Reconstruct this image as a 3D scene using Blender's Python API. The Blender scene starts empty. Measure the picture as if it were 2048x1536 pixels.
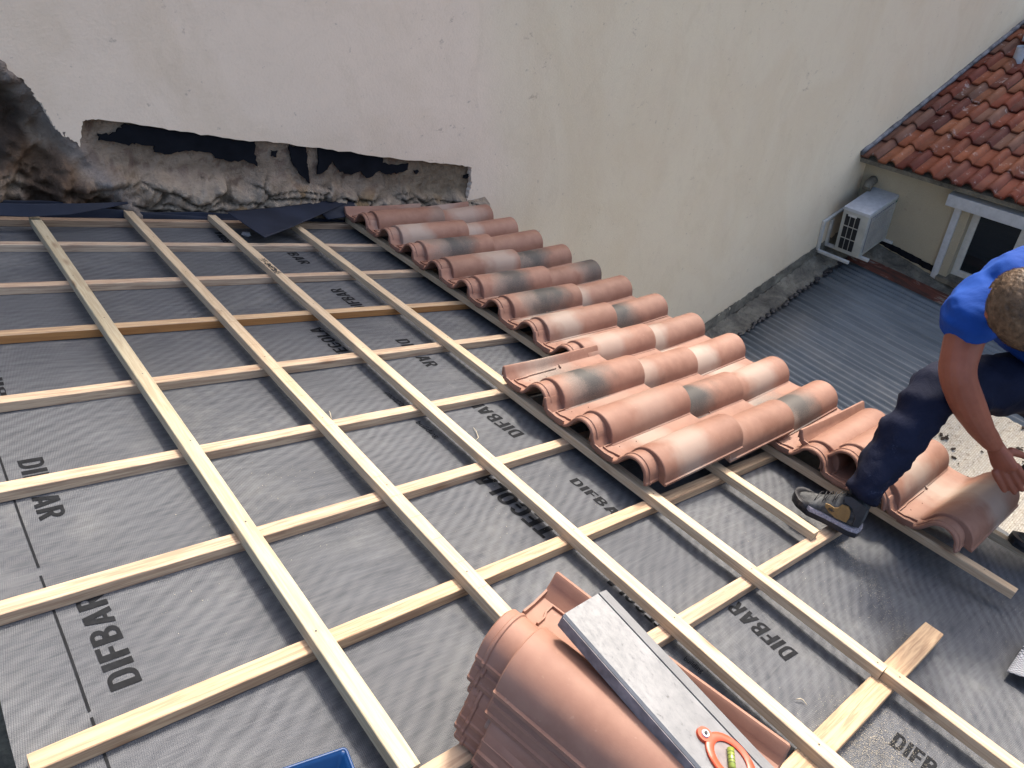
import bpy, bmesh, math, random
from mathutils import Vector, Matrix, noise
from mathutils.geometry import tessellate_polygon
R=math.radians; random.seed(7)
sc=bpy.context.scene; COL=sc.collection
# ---------------------------------------------------------------- camera / light
F=1411.0; CX,CY=1024.0,768.0; TH=R(24.5); H=1.1
Sv=Vector((0.73265207,-0.1354312,0.66699275)).normalized()
Yv=Vector((-0.63805834,-0.47772959,0.60386753)); Yv=(Yv-Sv*Yv.dot(Sv)).normalized()
Nv=Sv.cross(Yv)
Zv=math.cos(TH)*Nv-math.sin(TH)*Sv; Xv=math.cos(TH)*Sv+math.sin(TH)*Nv
def W(s,y,n): return Vector((s*math.cos(TH)+n*math.sin(TH),y,-s*math.sin(TH)+n*math.cos(TH)))
def toroof(P): return Vector((P[0]*math.cos(TH)-P[2]*math.sin(TH),P[1],P[0]*math.sin(TH)+P[2]*math.cos(TH)))
CAMP=W(0,0,H)
def ray(px,py):
    r=Vector((px-CX,py-CY,F))/F; return Vector((r.dot(Xv),r.dot(Yv),r.dot(Zv)))
def at(px,py,z): return CAMP+ray(px,py)*z
def roofpt(px,py,n=0.):
    d=toroof(ray(px,py)); t=(n-H)/d.z; return Vector((d.x*t,d.y*t,n))
def hit(px,py,ax,val):
    r=ray(px,py); return CAMP+r*((val-CAMP[ax])/r[ax])
cd=bpy.data.cameras.new('camera'); cam=bpy.data.objects.new('camera',cd); COL.objects.link(cam)
cd.sensor_width=36; cd.lens=F/2048*36; cd.clip_end=500; cd.clip_start=.02
def tw(c): return Vector((c.dot(Xv),c.dot(Yv),c.dot(Zv)))
ax,ay,az=tw(Vector((1,0,0))),tw(Vector((0,-1,0))),tw(Vector((0,0,-1)))
cam.matrix_world=Matrix(((ax.x,ay.x,az.x,CAMP.x),(ax.y,ay.y,az.y,CAMP.y),(ax.z,ay.z,az.z,CAMP.z),(0,0,0,1)))
sc.camera=cam
SUN=(W(.36,.30,1.0)).normalized()      # direction towards the sun
el=math.asin(SUN.z); azm=math.atan2(SUN.x,SUN.y)
w=bpy.data.worlds.new('World'); sc.world=w; w.use_nodes=True
nt=w.node_tree; sky=nt.nodes.new('ShaderNodeTexSky'); sky.sky_type='NISHITA'; sky.sun_disc=False
sky.sun_elevation=el; sky.sun_rotation=azm; sky.air_density=1.0; sky.dust_density=5
nt.nodes['Background'].inputs[1].default_value=.15
nt.links.new(sky.outputs[0],nt.nodes['Background'].inputs[0])
sl=bpy.data.lights.new('sun','SUN'); sl.energy=2.0; sl.angle=R(7.5); sl.color=(1,.92,.81)
so=bpy.data.objects.new('sun',sl); COL.objects.link(so); so.rotation_euler=SUN.to_track_quat('Z','Y').to_euler()
sc.view_settings.view_transform='Standard'; sc.view_settings.look='None'; sc.view_settings.gamma=1
sc.view_settings.exposure=1.5
sc.render.engine='CYCLES'; sc.render.resolution_x=1024; sc.render.resolution_y=768
# ---------------------------------------------------------------- materials
class NT:
    def __init__(s,name,rough=.7,spec=.4):
        s.m=bpy.data.materials.new(name); s.m.use_nodes=True; s.t=s.m.node_tree; s.b=s.t.nodes['Principled BSDF']
        s.b.inputs['Roughness'].default_value=rough; s.b.inputs['Specular IOR Level'].default_value=spec
        s.co=s.t.nodes.new('ShaderNodeTexCoord')
    def n(s,k,**kw):
        x=s.t.nodes.new(k)
        for a,b in kw.items(): setattr(x,a,b)
        return x
    def l(s,a,b): s.t.links.new(a,b)
    def map(s,scale=(1,1,1),rot=(0,0,0),src='Object',loc=(0,0,0)):
        m=s.n('ShaderNodeMapping'); s.l(s.co.outputs[src],m.inputs[0]); m.inputs['Scale'].default_value=scale
        m.inputs['Rotation'].default_value=rot; m.inputs['Location'].default_value=loc; return m.outputs[0]
    def noise(s,vec,scale,detail=4,rough=.55,dist=0):
        x=s.n('ShaderNodeTexNoise'); s.l(vec,x.inputs['Vector']); x.inputs['Scale'].default_value=scale
        x.inputs['Detail'].default_value=detail; x.inputs['Roughness'].default_value=rough; x.inputs['Distortion'].default_value=dist
        return x.outputs[0]
    def vor(s,vec,scale,feat='F1'):
        x=s.n('ShaderNodeTexVoronoi',feature=feat); s.l(vec,x.inputs['Vector']); x.inputs['Scale'].default_value=scale; return x.outputs[0]
    def ramp(s,fac,pts,interp='LINEAR'):
        x=s.n('ShaderNodeValToRGB'); s.l(fac,x.inputs[0]); e=x.color_ramp; e.interpolation=interp
        while len(e.elements)<len(pts): e.elements.new(.5)
        for el_,(p,c) in zip(e.elements,pts):
            el_.position=p; el_.color=(c,c,c,1) if isinstance(c,(int,float)) else (*c,1)
        return x.outputs[0]
    def mix(s,fac,a,b,mode='MIX'):
        x=s.n('ShaderNodeMix',data_type='RGBA',blend_type=mode)
        for sock,v in ((x.inputs[0],fac),(x.inputs[6],a),(x.inputs[7],b)):
            if isinstance(v,(int,float)): sock.default_value=v
            elif isinstance(v,tuple): sock.default_value=(*v,1)
            else: s.l(v,sock)
        return x.outputs[2]
    def math(s,op,a,b=0,c=None):
        x=s.n('ShaderNodeMath',operation=op)
        for i,v in enumerate((a,b,c)):
            if v is None: continue
            if isinstance(v,(int,float)): x.inputs[i].default_value=v
            else: s.l(v,x.inputs[i])
        return x.outputs[0]
    def col(s,c):
        if isinstance(c,tuple): s.b.inputs['Base Color'].default_value=(*c,1)
        else: s.l(c,s.b.inputs['Base Color'])
    def bump(s,h,strength=.3,dist=.003):
        x=s.n('ShaderNodeBump'); s.l(h,x.inputs['Height']); x.inputs['Strength'].default_value=strength
        x.inputs['Distance'].default_value=dist; s.l(x.outputs[0],s.b.inputs['Normal'])
def plain(name,c,rough=.6,spec=.4,var=.12,scale=30,metal=0,bump=0):
    k=NT(name,rough,spec); v=k.noise(k.map(),scale,4)
    k.col(k.mix(k.ramp(v,[(.3,0),(.7,1)]),tuple(x*(1-var) for x in c),tuple(min(1,x*(1+var)) for x in c)))
    k.b.inputs['Metallic'].default_value=metal
    if bump: k.bump(v,bump,.004)
    return k.m
M={}
def wood(name,base,dark,streak=.5):
    k=NT(name,.62,.3); oi=k.n('ShaderNodeObjectInfo')
    add=k.n('ShaderNodeVectorMath',operation='ADD'); k.l(k.map((1,1,1)),add.inputs[0])
    sc_=k.n('ShaderNodeVectorMath',operation='SCALE'); cmb=k.n('ShaderNodeCombineXYZ')
    for i in range(3): k.l(oi.outputs['Random'],cmb.inputs[i])
    k.l(cmb.outputs[0],sc_.inputs[0]); sc_.inputs['Scale'].default_value=37.; k.l(sc_.outputs[0],add.inputs[1])
    mp=k.n('ShaderNodeMapping'); k.l(add.outputs[0],mp.inputs[0]); mp.inputs['Scale'].default_value=(2.2,45,45)
    g=k.noise(mp.outputs[0],3.0,5,.6,.7)
    mp2=k.n('ShaderNodeMapping'); k.l(add.outputs[0],mp2.inputs[0]); mp2.inputs['Scale'].default_value=(1.5,8,8)
    g2=k.noise(mp2.outputs[0],2.0,3)
    mp3=k.n('ShaderNodeMapping'); k.l(add.outputs[0],mp3.inputs[0]); mp3.inputs['Scale'].default_value=(2.3,9,9)
    v=k.n('ShaderNodeTexVoronoi'); k.l(mp3.outputs[0],v.inputs[0]); v.inputs['Scale'].default_value=1.6
    knot=k.ramp(v.outputs[0],[(.03,1),(.16,0)])
    c=k.mix(k.ramp(g,[(.40,0),(.60,streak)]),base,dark)
    c=k.mix(k.math('MULTIPLY',k.ramp(g2,[(.4,0),(.7,1)]),.35),c,tuple(x*.82 for x in base))
    c=k.mix(k.math('MULTIPLY',knot,.7),c,(.2,.1,.05))
    fine=k.noise(k.map((6,120,120)),8,3)
    mul=k.n('ShaderNodeMix',data_type='RGBA',blend_type='MULTIPLY'); mul.inputs[0].default_value=1; k.l(c,mul.inputs[6]); k.l(oi.outputs['Color'],mul.inputs[7])
    k.col(mul.outputs[2]); k.bump(k.math('ADD',g,fine),.35,.0015); return k.m
M['wood']=wood('pine',(.53,.43,.315),(.34,.24,.15),.6)
M['wood_side']=wood('pine_sawn',(.50,.39,.28),(.27,.185,.13),.85)
def memb():
    k=NT('membrane',.6,.18)
    co=k.map((1,1,1)); wob=k.n('ShaderNodeVectorMath',operation='ADD'); k.l(co,wob.inputs[0])
    w1=k.n('ShaderNodeTexNoise'); k.l(co,w1.inputs['Vector']); w1.inputs['Scale'].default_value=.9; w2=k.n('ShaderNodeVectorMath',operation='SCALE'); k.l(w1.outputs[1],w2.inputs[0]); w2.inputs['Scale'].default_value=.16; k.l(w2.outputs[0],wob.inputs[1])
    def stretched(sc_,rot):
        m=k.n('ShaderNodeMapping'); k.l(wob.outputs[0],m.inputs[0]); m.inputs['Scale'].default_value=sc_; m.inputs['Rotation'].default_value=(0,0,R(rot)); return m.outputs[0]
    st=k.noise(stretched((4,44,4),-14),1.5,4,.6,.3); st2=k.noise(stretched((9,150,9),-14),1.5,3,.6)
    big=k.noise(co,1.6,4,.55)
    c=k.mix(k.ramp(st,[(.30,0),(.75,1)]),(.054,.058,.066),(.096,.101,.111))
    c=k.mix(k.math('MULTIPLY',k.ramp(st2,[(.45,0),(.75,1)]),.35),c,(.155,.158,.165))
    c=k.mix(k.math('MULTIPLY',k.ramp(big,[(.4,0),(.68,1)]),.35),c,(.052,.055,.061))
    dz=k.noise(co,1.9,4,.6); dust=k.noise(co,9,5,.7)
    c=k.mix(k.math('MULTIPLY',k.math('MULTIPLY',k.ramp(dust,[(.45,0),(.75,1)]),k.ramp(dz,[(.45,0),(.62,1)])),.45),c,(.22,.22,.21))
    k.col(c)
    rb=k.n('ShaderNodeTexWave',wave_type='BANDS',bands_direction='Y'); m=k.n('ShaderNodeMapping'); k.l(wob.outputs[0],m.inputs[0]); m.inputs['Rotation'].default_value=(0,0,R(-32)); k.l(m.outputs[0],rb.inputs[0]); rb.inputs['Scale'].default_value=11; rb.inputs['Distortion'].default_value=2.5; rb.inputs['Detail'].default_value=3
    rba=k.math('MULTIPLY',rb.outputs[1],k.ramp(k.noise(co,3,3),[(.35,.1),(.65,1)])); c=k.mix(k.math('MULTIPLY',rba,.38),c,(.155,.16,.169)); k.col(c)
    wv=k.n('ShaderNodeTexWave',wave_type='BANDS',bands_direction='X'); k.l(k.map((1,1,1),(0,0,R(8))),wv.inputs[0]); wv.inputs['Scale'].default_value=95
    wv2=k.n('ShaderNodeTexWave',wave_type='BANDS',bands_direction='Y'); k.l(k.map((1,1,1),(0,0,R(8))),wv2.inputs[0]); wv2.inputs['Scale'].default_value=95
    k.bump(k.math('ADD',k.math('MULTIPLY',k.math('ADD',wv.outputs[1],wv2.outputs[1]),.22),k.math('ADD',k.math('ADD',k.math('MULTIPLY',st,.45),k.math('MULTIPLY',rba,.28)),k.math('MULTIPLY',st2,.3))),.55,.004)
    return k.m
M['membrane']=memb()
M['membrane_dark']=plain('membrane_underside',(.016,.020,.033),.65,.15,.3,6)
M['ink']=plain('ink',(.011,.012,.014),.75,.1,.3,60)
def tile_mat():
    k=NT('terracotta',.62,.35); oi=k.n('ShaderNodeObjectInfo'); sp=k.n('ShaderNodeSeparateColor'); k.l(oi.outputs['Color'],sp.inputs[0])
    sx=k.n('ShaderNodeSeparateXYZ'); k.l(k.co.outputs['Object'],sx.inputs[0])
    off=k.n('ShaderNodeVectorMath',operation='ADD'); k.l(k.co.outputs['Object'],off.inputs[0])
    cmb=k.n('ShaderNodeCombineXYZ'); k.l(k.math('MULTIPLY',oi.outputs['Random'],9.),cmb.inputs[0]); k.l(k.math('MULTIPLY',oi.outputs['Random'],5.),cmb.inputs[1]); k.l(cmb.outputs[0],off.inputs[1])
    nz=k.noise(off.outputs[0],9,3,.5); fine=k.noise(off.outputs[0],260,3,.7); med=k.noise(off.outputs[0],30,4,.6)
    base=k.mix(k.ramp(nz,[(.3,0),(.7,1)]),(.20,.091,.059),(.26,.134,.093))
    base=k.mix(k.math('MULTIPLY',k.ramp(med,[(.4,0),(.75,1)]),.4),base,(.31,.17,.115))
    x=k.math('ADD',sx.outputs[0],k.math('MULTIPLY',k.math('SUBTRACT',nz,.5),.22))
    # cream flame
    d=k.math('ABSOLUTE',k.math('SUBTRACT',x,k.math('MULTIPLY',sp.outputs[0],.5)))
    cream=k.ramp(k.math('DIVIDE',d,.13),[(.35,1),(1,0)])
    cream=k.math('MULTIPLY',cream,sp.outputs[1])
    c=k.mix(k.math('MULTIPLY',cream,.85),base,(.335,.265,.215))
    # smoke patch
    yy=k.math('SUBTRACT',sx.outputs[1],.085)
    d2=k.math('SQRT',k.math('ADD',k.math('MULTIPLY',k.math('SUBTRACT',x,k.math('ADD',k.math('MULTIPLY',sp.outputs[0],.5),.03)),k.math('SUBTRACT',x,k.math('ADD',k.math('MULTIPLY',sp.outputs[0],.5),.03))),k.math('MULTIPLY',k.math('MULTIPLY',yy,yy),.5)))
    sm=k.ramp(k.math('ADD',k.math('DIVIDE',d2,.17),k.math('MULTIPLY',k.math('SUBTRACT',fine,.5),.55)),[(.22,1),(.85,0)])
    c=k.mix(k.math('MULTIPLY',k.math('MULTIPLY',sm,sp.outputs[2]),.97),c,(.042,.040,.038))
    sp_=k.ramp(k.noise(off.outputs[0],85,2,.5),[(.70,0),(.75,1)])
    c=k.mix(k.math('MULTIPLY',sp_,.22),c,(.4,.27,.2))
    hs=k.n('ShaderNodeHueSaturation'); hs.inputs['Saturation'].default_value=.98; k.l(k.math('ADD',.88,k.math('MULTIPLY',oi.outputs['Random'],.2)),hs.inputs['Value']); k.l(c,hs.inputs['Color'])
    k.col(hs.outputs[0]); k.bump(k.math('ADD',fine,k.math('MULTIPLY',med,.5)),.12,.001); return k.m
M['tile']=tile_mat()
def old_tile():
    k=NT('old_terracotta',.75,.25); at_=k.n('ShaderNodeVertexColor'); at_.layer_name='tone'
    v=k.noise(k.map(),4,5,.6); f=k.noise(k.map(),40,4,.7); g=k.noise(k.map(),9,4,.7)
    c=k.mix(1.0,at_.outputs[0],k.ramp(v,[(.2,(.20,.17,.17)),(.8,(.48,.44,.44))]),'MULTIPLY')
    c=k.mix(k.math('MULTIPLY',k.ramp(f,[(.57,0),(.66,1)]),.55),c,(.06,.05,.04))
    c=k.mix(k.math('MULTIPLY',k.ramp(g,[(.6,0),(.7,1)]),.55),c,(.42,.38,.36))
    k.col(c); k.bump(f,.3,.004); return k.m
M['old_tile']=old_tile()
def render_mat(name,a,b,stain):
    k=NT(name,.9,.15); co=k.map()
    big=k.noise(co,.55,5,.55,.6); st=k.noise(k.map((1,1,.6)),1.1,6,.6,.9); med=k.noise(co,5,5,.6); fine=k.noise(co,80,4,.7)
    sx=k.n('ShaderNodeSeparateXYZ'); k.l(co,sx.inputs[0])
    gx=k.math('ADD',k.math('MULTIPLY',k.math('SUBTRACT',sx.outputs[0],2.85),1.5),k.math('MULTIPLY',k.math('SUBTRACT',big,.5),1.5))
    c=k.mix(k.ramp(gx,[(.0,0),(.35,.7),(1,1)]),a,b)
    c=k.mix(k.math('MULTIPLY',k.ramp(st,[(.46,0),(.58,.5),(.62,.35),(.75,1)]),.5),c,stain)
    st3=k.noise(k.map((1,1,.5)),3.2,5,.65,1.2); c=k.mix(k.math('MULTIPLY',k.ramp(st3,[(.55,0),(.62,.8),(.66,.25),(.75,.6)]),.16),c,tuple(x*.8 for x in stain))
    c=k.mix(k.math('MULTIPLY',k.ramp(med,[(.35,1),(.6,0)]),.2),c,tuple(x*.84 for x in a))
    pit=k.noise(co,22,3,.6); c=k.mix(k.math('MULTIPLY',k.ramp(pit,[(.69,0),(.73,1)]),.45),c,(.28,.22,.18))
    c=k.mix(k.math('MULTIPLY',k.ramp(fine,[(.3,0),(.7,1)]),.12),c,(.80,.70,.60))
    tr_=k.noise(k.map((1,1,1),(0,R(35),0)),2.6,8,.72,2.2); c=k.mix(k.math('MULTIPLY',k.ramp(tr_,[(.47,0),(.495,1),(.52,0)]),.10),c,(.45,.36,.27))
    # old red-brown splatter high on the left part
    vv=k.noise(k.map((1,1,1.6)),11,5,.75); zone=k.noise(co,1.7,3,.5)
    c=k.mix(k.math('MULTIPLY',k.math('MULTIPLY',k.ramp(vv,[(.60,0),(.67,1)]),k.ramp(zone,[(.56,0),(.62,1)])),.45),c,(.22,.15,.13))
    k.col(c); k.bump(k.math('ADD',k.math('MULTIPLY',med,1.5),fine),.35,.006); return k.m
M['render']=render_mat('lime_render',(.735,.595,.465),(.65,.552,.405),(.54,.41,.26))
M['render_house']=render_mat('house_render',(.38,.335,.25),(.33,.295,.21),(.27,.235,.17))
def masonry():
    k=NT('old_masonry',.95,.1); a=k.n('ShaderNodeVertexColor'); a.layer_name='tone'; co=k.map()
    f=k.noise(co,28,6,.75); m=k.noise(co,7,6,.7,.8); g=k.noise(co,90,3,.7)
    c=k.mix(1.0,a.outputs[0],k.ramp(m,[(.25,(.55,.5,.46)),(.5,(.95,.92,.9)),(.75,(1.2,1.17,1.13))]),'MULTIPLY')
    c=k.mix(k.math('MULTIPLY',k.ramp(f,[(.55,0),(.7,1)]),.5),c,(.07,.055,.045))
    k.col(c); k.bump(k.math('ADD',k.math('MULTIPLY',f,1.2),g),.9,.012); return k.m
M['masonry']=masonry()
M['bitumen']=plain('bitumen',(.007,.008,.011),.8,.08,.3,12)
def alu():
    k=NT('aluminium',.5,.25); a=k.noise(k.map((1,1,1)),9,5,.65); s=k.noise(k.map((1,2.2,1)),60,6,.8,.4); s2=k.noise(k.map((5,60,10),(0,0,R(9))),6,3,.7)
    c=k.mix(k.ramp(a,[(.35,0),(.7,1)]),(.145,.149,.155),(.205,.209,.215))
    c=k.mix(k.math('MULTIPLY',k.ramp(s2,[(.62,0),(.68,1)]),.35),c,(.12,.12,.125))
    c=k.mix(k.math('MULTIPLY',k.ramp(s,[(.6,0),(.68,1)]),.55),c,(.07,.062,.058))
    k.col(c); k.b.inputs['Metallic'].default_value=.3; k.l(k.ramp(s,[(.4,.45),(.7,.75)]),k.b.inputs['Roughness']); k.bump(s,.15,.001); return k.m
M['alu']=alu()
M['alu_side']=plain('dirty_metal',(.16,.145,.15),.6,.4,.45,35,.3,.1)
M['orange']=plain('orange_plastic',(.46,.055,.015),.4,.5,.08,40)
M['vial']=plain('green_vial',(.20,.25,.04),.3,.6,.05,40)
M['clear']=plain('frosted_plastic',(.16,.13,.125),.3,.5,.2,60)
M['white']=plain('white_metal',(.44,.455,.48),.5,.4,.12,18)
M['white_pvc']=plain('white_frame',(.48,.48,.46),.45,.4,.12,20)
M['beige_pvc']=plain('aged_casing',(.37,.37,.335),.5,.4,.14,9)
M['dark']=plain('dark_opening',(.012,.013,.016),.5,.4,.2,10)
M['black']=plain('black_rubber',(.02,.02,.023),.5,.4,.25,50)
M['fin']=plain('condenser_fins',(.16,.16,.21),.4,.5,.3,60,.4)
k=NT('window_glass',.05,.6); k.col((.012,.015,.018)); M['glass']=k.m
M['blue']=plain('blue_paint',(.002,.032,.115),.4,.35,.12,12)
def cement():
    k=NT('mossy_cement',.95,.1); co=k.map(); a=k.noise(co,3,6,.7,.8); f=k.noise(co,30,5,.75)
    c=k.ramp(a,[(.25,(.04,.038,.034)),(.45,(.13,.12,.10)),(.7,(.26,.24,.19))])
    c=k.mix(k.math('MULTIPLY',k.ramp(f,[(.5,0),(.68,1)]),.5),c,(.05,.045,.04)); k.col(c); k.bump(f,.8,.02); return k.m
M['cement']=cement()
def corr():
    k=NT('weathered_sheet',.55,.35); a=k.noise(k.map((9,.7,1)),1.3,5,.65); b=k.noise(k.map(),1.1,5,.6,.6); f=k.noise(k.map(),45,4,.7)
    c=k.mix(k.ramp(a,[(.3,0),(.7,1)]),(.07,.088,.104),(.155,.175,.192))
    c=k.mix(k.math('MULTIPLY',k.ramp(b,[(.5,0),(.72,1)]),.5),c,(.30,.29,.27))
    c=k.mix(k.math('MULTIPLY',k.ramp(f,[(.66,0),(.7,1)]),.5),c,(.36,.35,.33))
    k.col(c); k.bump(f,.2,.005); return k.m
M['corr']=corr()
def rust():
    k=NT('rusty_sheet',.85,.2); a=k.noise(k.map((3,1,1)),2.2,5,.7,1)
    k.col(k.ramp(a,[(.35,(.05,.03,.025)),(.52,(.13,.045,.03)),(.62,(.24,.22,.19)),(.8,(.17,.17,.16))])); return k.m
M['rust']=rust()
def gravel():
    k=NT('gravelled_panel',.95,.1); co=k.map(); v=k.noise(co,28,5,.75); v2=k.vor(k.map((1,1.6,1)),34)
    br=k.n('ShaderNodeTexBrick'); k.l(k.map((1,1,1)),br.inputs[0]); br.inputs['Scale'].default_value=15; br.inputs['Mortar Size'].default_value=.03
    br.inputs['Color1'].default_value=(.50,.47,.40,1); br.inputs['Color2'].default_value=(.42,.39,.33,1); br.inputs['Mortar'].default_value=(.33,.30,.25,1)
    c=k.mix(k.ramp(v,[(.54,0),(.64,.9)]),br.outputs[0],(.17,.13,.09))
    c=k.mix(k.math('MULTIPLY',k.ramp(v2,[(.3,0),(.7,1)]),.3),c,(.36,.31,.25)); k.col(c); k.bump(k.math('ADD',v,br.outputs[1]),.7,.02); return k.m
M['gravel']=gravel()
def fabric(name,c,c2,scale=6,bump=.3,spots=None):
    k=NT(name,.85,.2); v=k.noise(k.map(),scale,5,.6,.5); f=k.noise(k.map(),300,2,.6)
    cc=k.mix(k.ramp(v,[(.3,0),(.7,1)]),c,c2)
    if spots:
        d=k.noise(k.map(),26,6,.8,.5); z=k.noise(k.map(),5,2); cc=k.mix(k.math('MULTIPLY',k.math('MULTIPLY',k.ramp(d,[(.58,0),(.68,1)]),k.ramp(z,[(.5,0),(.6,1)])),.5),cc,spots)
    k.col(cc); k.bump(k.math('ADD',k.math('MULTIPLY',v,3),k.math('MULTIPLY',f,.25)),bump,.01)
    try: k.b.inputs['Sheen Weight'].default_value=0.0
    except Exception: pass
    return k.m
M['shirt']=fabric('blue_jersey',(.004,.036,.20),(.008,.058,.29),7,.2)
M['trousers']=fabric('navy_workwear',(.0045,.0065,.019),(.009,.0125,.032),9,.35,(.09,.11,.17))
M['shoe']=fabric('worn_leather',(.014,.015,.017),(.115,.118,.118),18,.4)
M['ochre']=fabric('ochre_suede',(.19,.12,.05),(.26,.165,.07),20,.3)
M['sole']=plain('speckled_sole',(.30,.28,.31),.8,.2,.4,180)
k=NT('skin',.55,.35); v=k.noise(k.map(),14,4,.6); k.col(k.mix(k.ramp(v,[(.3,0),(.7,1)]),(.21,.062,.034),(.28,.092,.052))); k.b.inputs['Subsurface Weight'].default_value=.06; k.b.inputs['Subsurface Scale'].default_value=.01
k.bump(k.noise(k.map(),120,3,.7),.25,.001); M['skin']=k.m
k=NT('short_hair',.6,.4); v=k.noise(k.map((1,1,1)),45,5,.75); k.col(k.mix(k.ramp(v,[(.3,0),(.7,1)]),(.035,.02,.012),(.21,.135,.08))); k.bump(v,.6,.004); M['hair']=k.m
def check():
    k=NT('checked_cloth',.9,.1); c=k.n('ShaderNodeTexChecker'); k.l(k.map(),c.inputs[0]); c.inputs['Scale'].default_value=170
    c.inputs['Color1'].default_value=(.40,.41,.43,1); c.inputs['Color2'].default_value=(.02,.025,.04,1); k.col(c.outputs[0]); return k.m
M['check']=check()
M['dust']=plain('sawdust',(.42,.37,.28),.9,.1,.2,20)
M['mortar']=plain('mortar_crumb',(.5,.5,.52),.9,.1,.2,20)
M['ground']=plain('dark_earth',(.045,.036,.03),.95,.1,.5,6)
M['plywood']=plain('boarding',(.25,.17,.1),.8,.2,.3,8)
# ---------------------------------------------------------------- helpers
def setp(o,label=None,cat=None,group=None,kind=None):
    if label: o['label']=label
    if cat: o['category']=cat
    if group: o['group']=group
    if kind: o['kind']=kind
    elif label and cat: o['kind']='thing'
    return o
def link(name,me,mat=None,parent=None,mw=None):
    o=bpy.data.objects.new(name,me); COL.objects.link(o)
    if mat: me.materials.append(mat)
    if parent: o.parent=parent
    if mw is not None:
        if parent: o.matrix_local=mw
        else: o.matrix_world=mw
    return o
def empty(name,mw,label,cat,group=None,kind=None):
    o=bpy.data.objects.new(name,None); COL.objects.link(o); o.matrix_world=mw; o.empty_display_size=.05
    return setp(o,label,cat,group,kind)
def bmmesh(name,bm,smooth=None):
    if smooth is not None:
        bm.normal_update()
        for f in bm.faces: f.smooth=True
        for e in bm.edges:
            if len(e.link_faces)==2: e.smooth=e.calc_face_angle(0)<R(smooth)
    me=bpy.data.meshes.new(name); bm.to_mesh(me); bm.free(); return me
def box(bm,x0,x1,y0,y1,z0,z1,bev=0,mw=None,mi=0):
    M4=Matrix.Translation(((x0+x1)/2,(y0+y1)/2,(z0+z1)/2))@Matrix.Diagonal((abs(x1-x0),abs(y1-y0),abs(z1-z0),1))
    if mw is not None: M4=mw@M4
    r=bmesh.ops.create_cube(bm,size=1,matrix=M4); vs=r['verts']
    fs=list({f for v in vs for f in v.link_faces})
    for f in fs: f.material_index=mi
    if bev:
        es=list({e for v in vs for e in v.link_edges})
        bmesh.ops.bevel(bm,geom=es,offset=bev,segments=2,affect='EDGES',profile=.7)
    return vs
def tube(bm,pts,r,seg=6,mi=0,cap=True):
    pts=[Vector(p) for p in pts]; rs=r if isinstance(r,(list,tuple)) else [r]*len(pts); rings=[]
    for i,p in enumerate(pts):
        t=(pts[min(i+1,len(pts)-1)]-pts[max(i-1,0)]).normalized()
        a=t.orthogonal() if i==0 else (pa-t*pa.dot(t))
        if a.length<1e-6: a=t.orthogonal()
        a.normalize(); pa=a; b=t.cross(a)
        rings.append([bm.verts.new(p+(a*math.cos(2*math.pi*k/seg)+b*math.sin(2*math.pi*k/seg))*rs[i]) for k in range(seg)])
    for A,B in zip(rings,rings[1:]):
        for k in range(seg):
            f=bm.faces.new((A[k],A[(k+1)%seg],B[(k+1)%seg],B[k])); f.smooth=True; f.material_index=mi
    if cap:
        bm.faces.new(rings[0][::-1]); bm.faces.new(rings[-1])
def loft(bm,rings,close=True,caps=True,mi=0):
    vr=[[bm.verts.new(p) for p in r] for r in rings]; n=len(vr[0])
    for A,B in zip(vr,vr[1:]):
        for k in range(n if close else n-1):
            f=bm.faces.new((A[k],A[(k+1)%n],B[(k+1)%n],B[k])); f.material_index=mi
    if caps and close: bm.faces.new(vr[0][::-1]); bm.faces.new(vr[-1])
    return vr
RT=Matrix(((math.cos(TH),0,math.sin(TH),0),(0,1,0,0),(-math.sin(TH),0,math.cos(TH),0),(0,0,0,1)))
def RM(s,y,n,phi=0,pitch=0,roll=0):
    return RT@Matrix.Translation((s,y,n))@Matrix.Rotation(phi,4,'Z')@Matrix.Rotation(pitch,4,'Y')@Matrix.Rotation(roll,4,'X')
# ---------------------------------------------------------------- ground, roof deck, membrane
bm=bmesh.new(); bmesh.ops.create_grid(bm,x_segments=2,y_segments=2,size=60,matrix=Matrix.Translation((0,0,-6.2)))
setp(link('ground',bmmesh('ground',bm),M['ground']),kind='structure')
TU,TC=.027,.028; NM=-(TU+TC)-.001
def mz(s,y):
    z=NM+.0022*noise.noise(Vector((s*3,y*3,1)))+.0012*noise.noise(Vector((s*9,y*5,4)))-.001
    a=max(0,min(1,(s-1.75)/.5))*max(0,min(1,(.62-y)/.35))
    z-=a*(.012+.017*(1+math.sin(s*13+y*9+2.5*noise.noise(Vector((s*2,y*2,7)))))*.5+.012*noise.noise(Vector((s*6,y*4,3))))
    a2=max(0,min(1,(s-1.35)/.3))*max(0,min(1,(.9-y)/.3))
    z-=a2*.006*(1+noise.noise(Vector((s*7+y*5,y*3,9))))
    return z
bm=bmesh.new(); S0,S1,Y0,Y1=.088,3.02,-1.6,3.36
ns,ny=190,300; vg=[[bm.verts.new((S0+(S1-S0)*i/ns+(-.012*noise.noise(Vector((0,j*.05,0))) if i==0 else 0),Y0+(Y1-Y0)*j/ny,mz(S0+(S1-S0)*i/ns,Y0+(Y1-Y0)*j/ny))) for j in range(ny+1)] for i in range(ns+1)]
for i in range(ns):
    for j in range(ny): bm.faces.new((vg[i][j],vg[i+1][j],vg[i+1][j+1],vg[i][j+1])).smooth=True
mb=link('roofing_membrane',bmmesh('membrane',bm),M['membrane'],None,RT)
setp(mb,'grey woven roofing underlay with black print stretched under all the battens','membrane')
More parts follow.
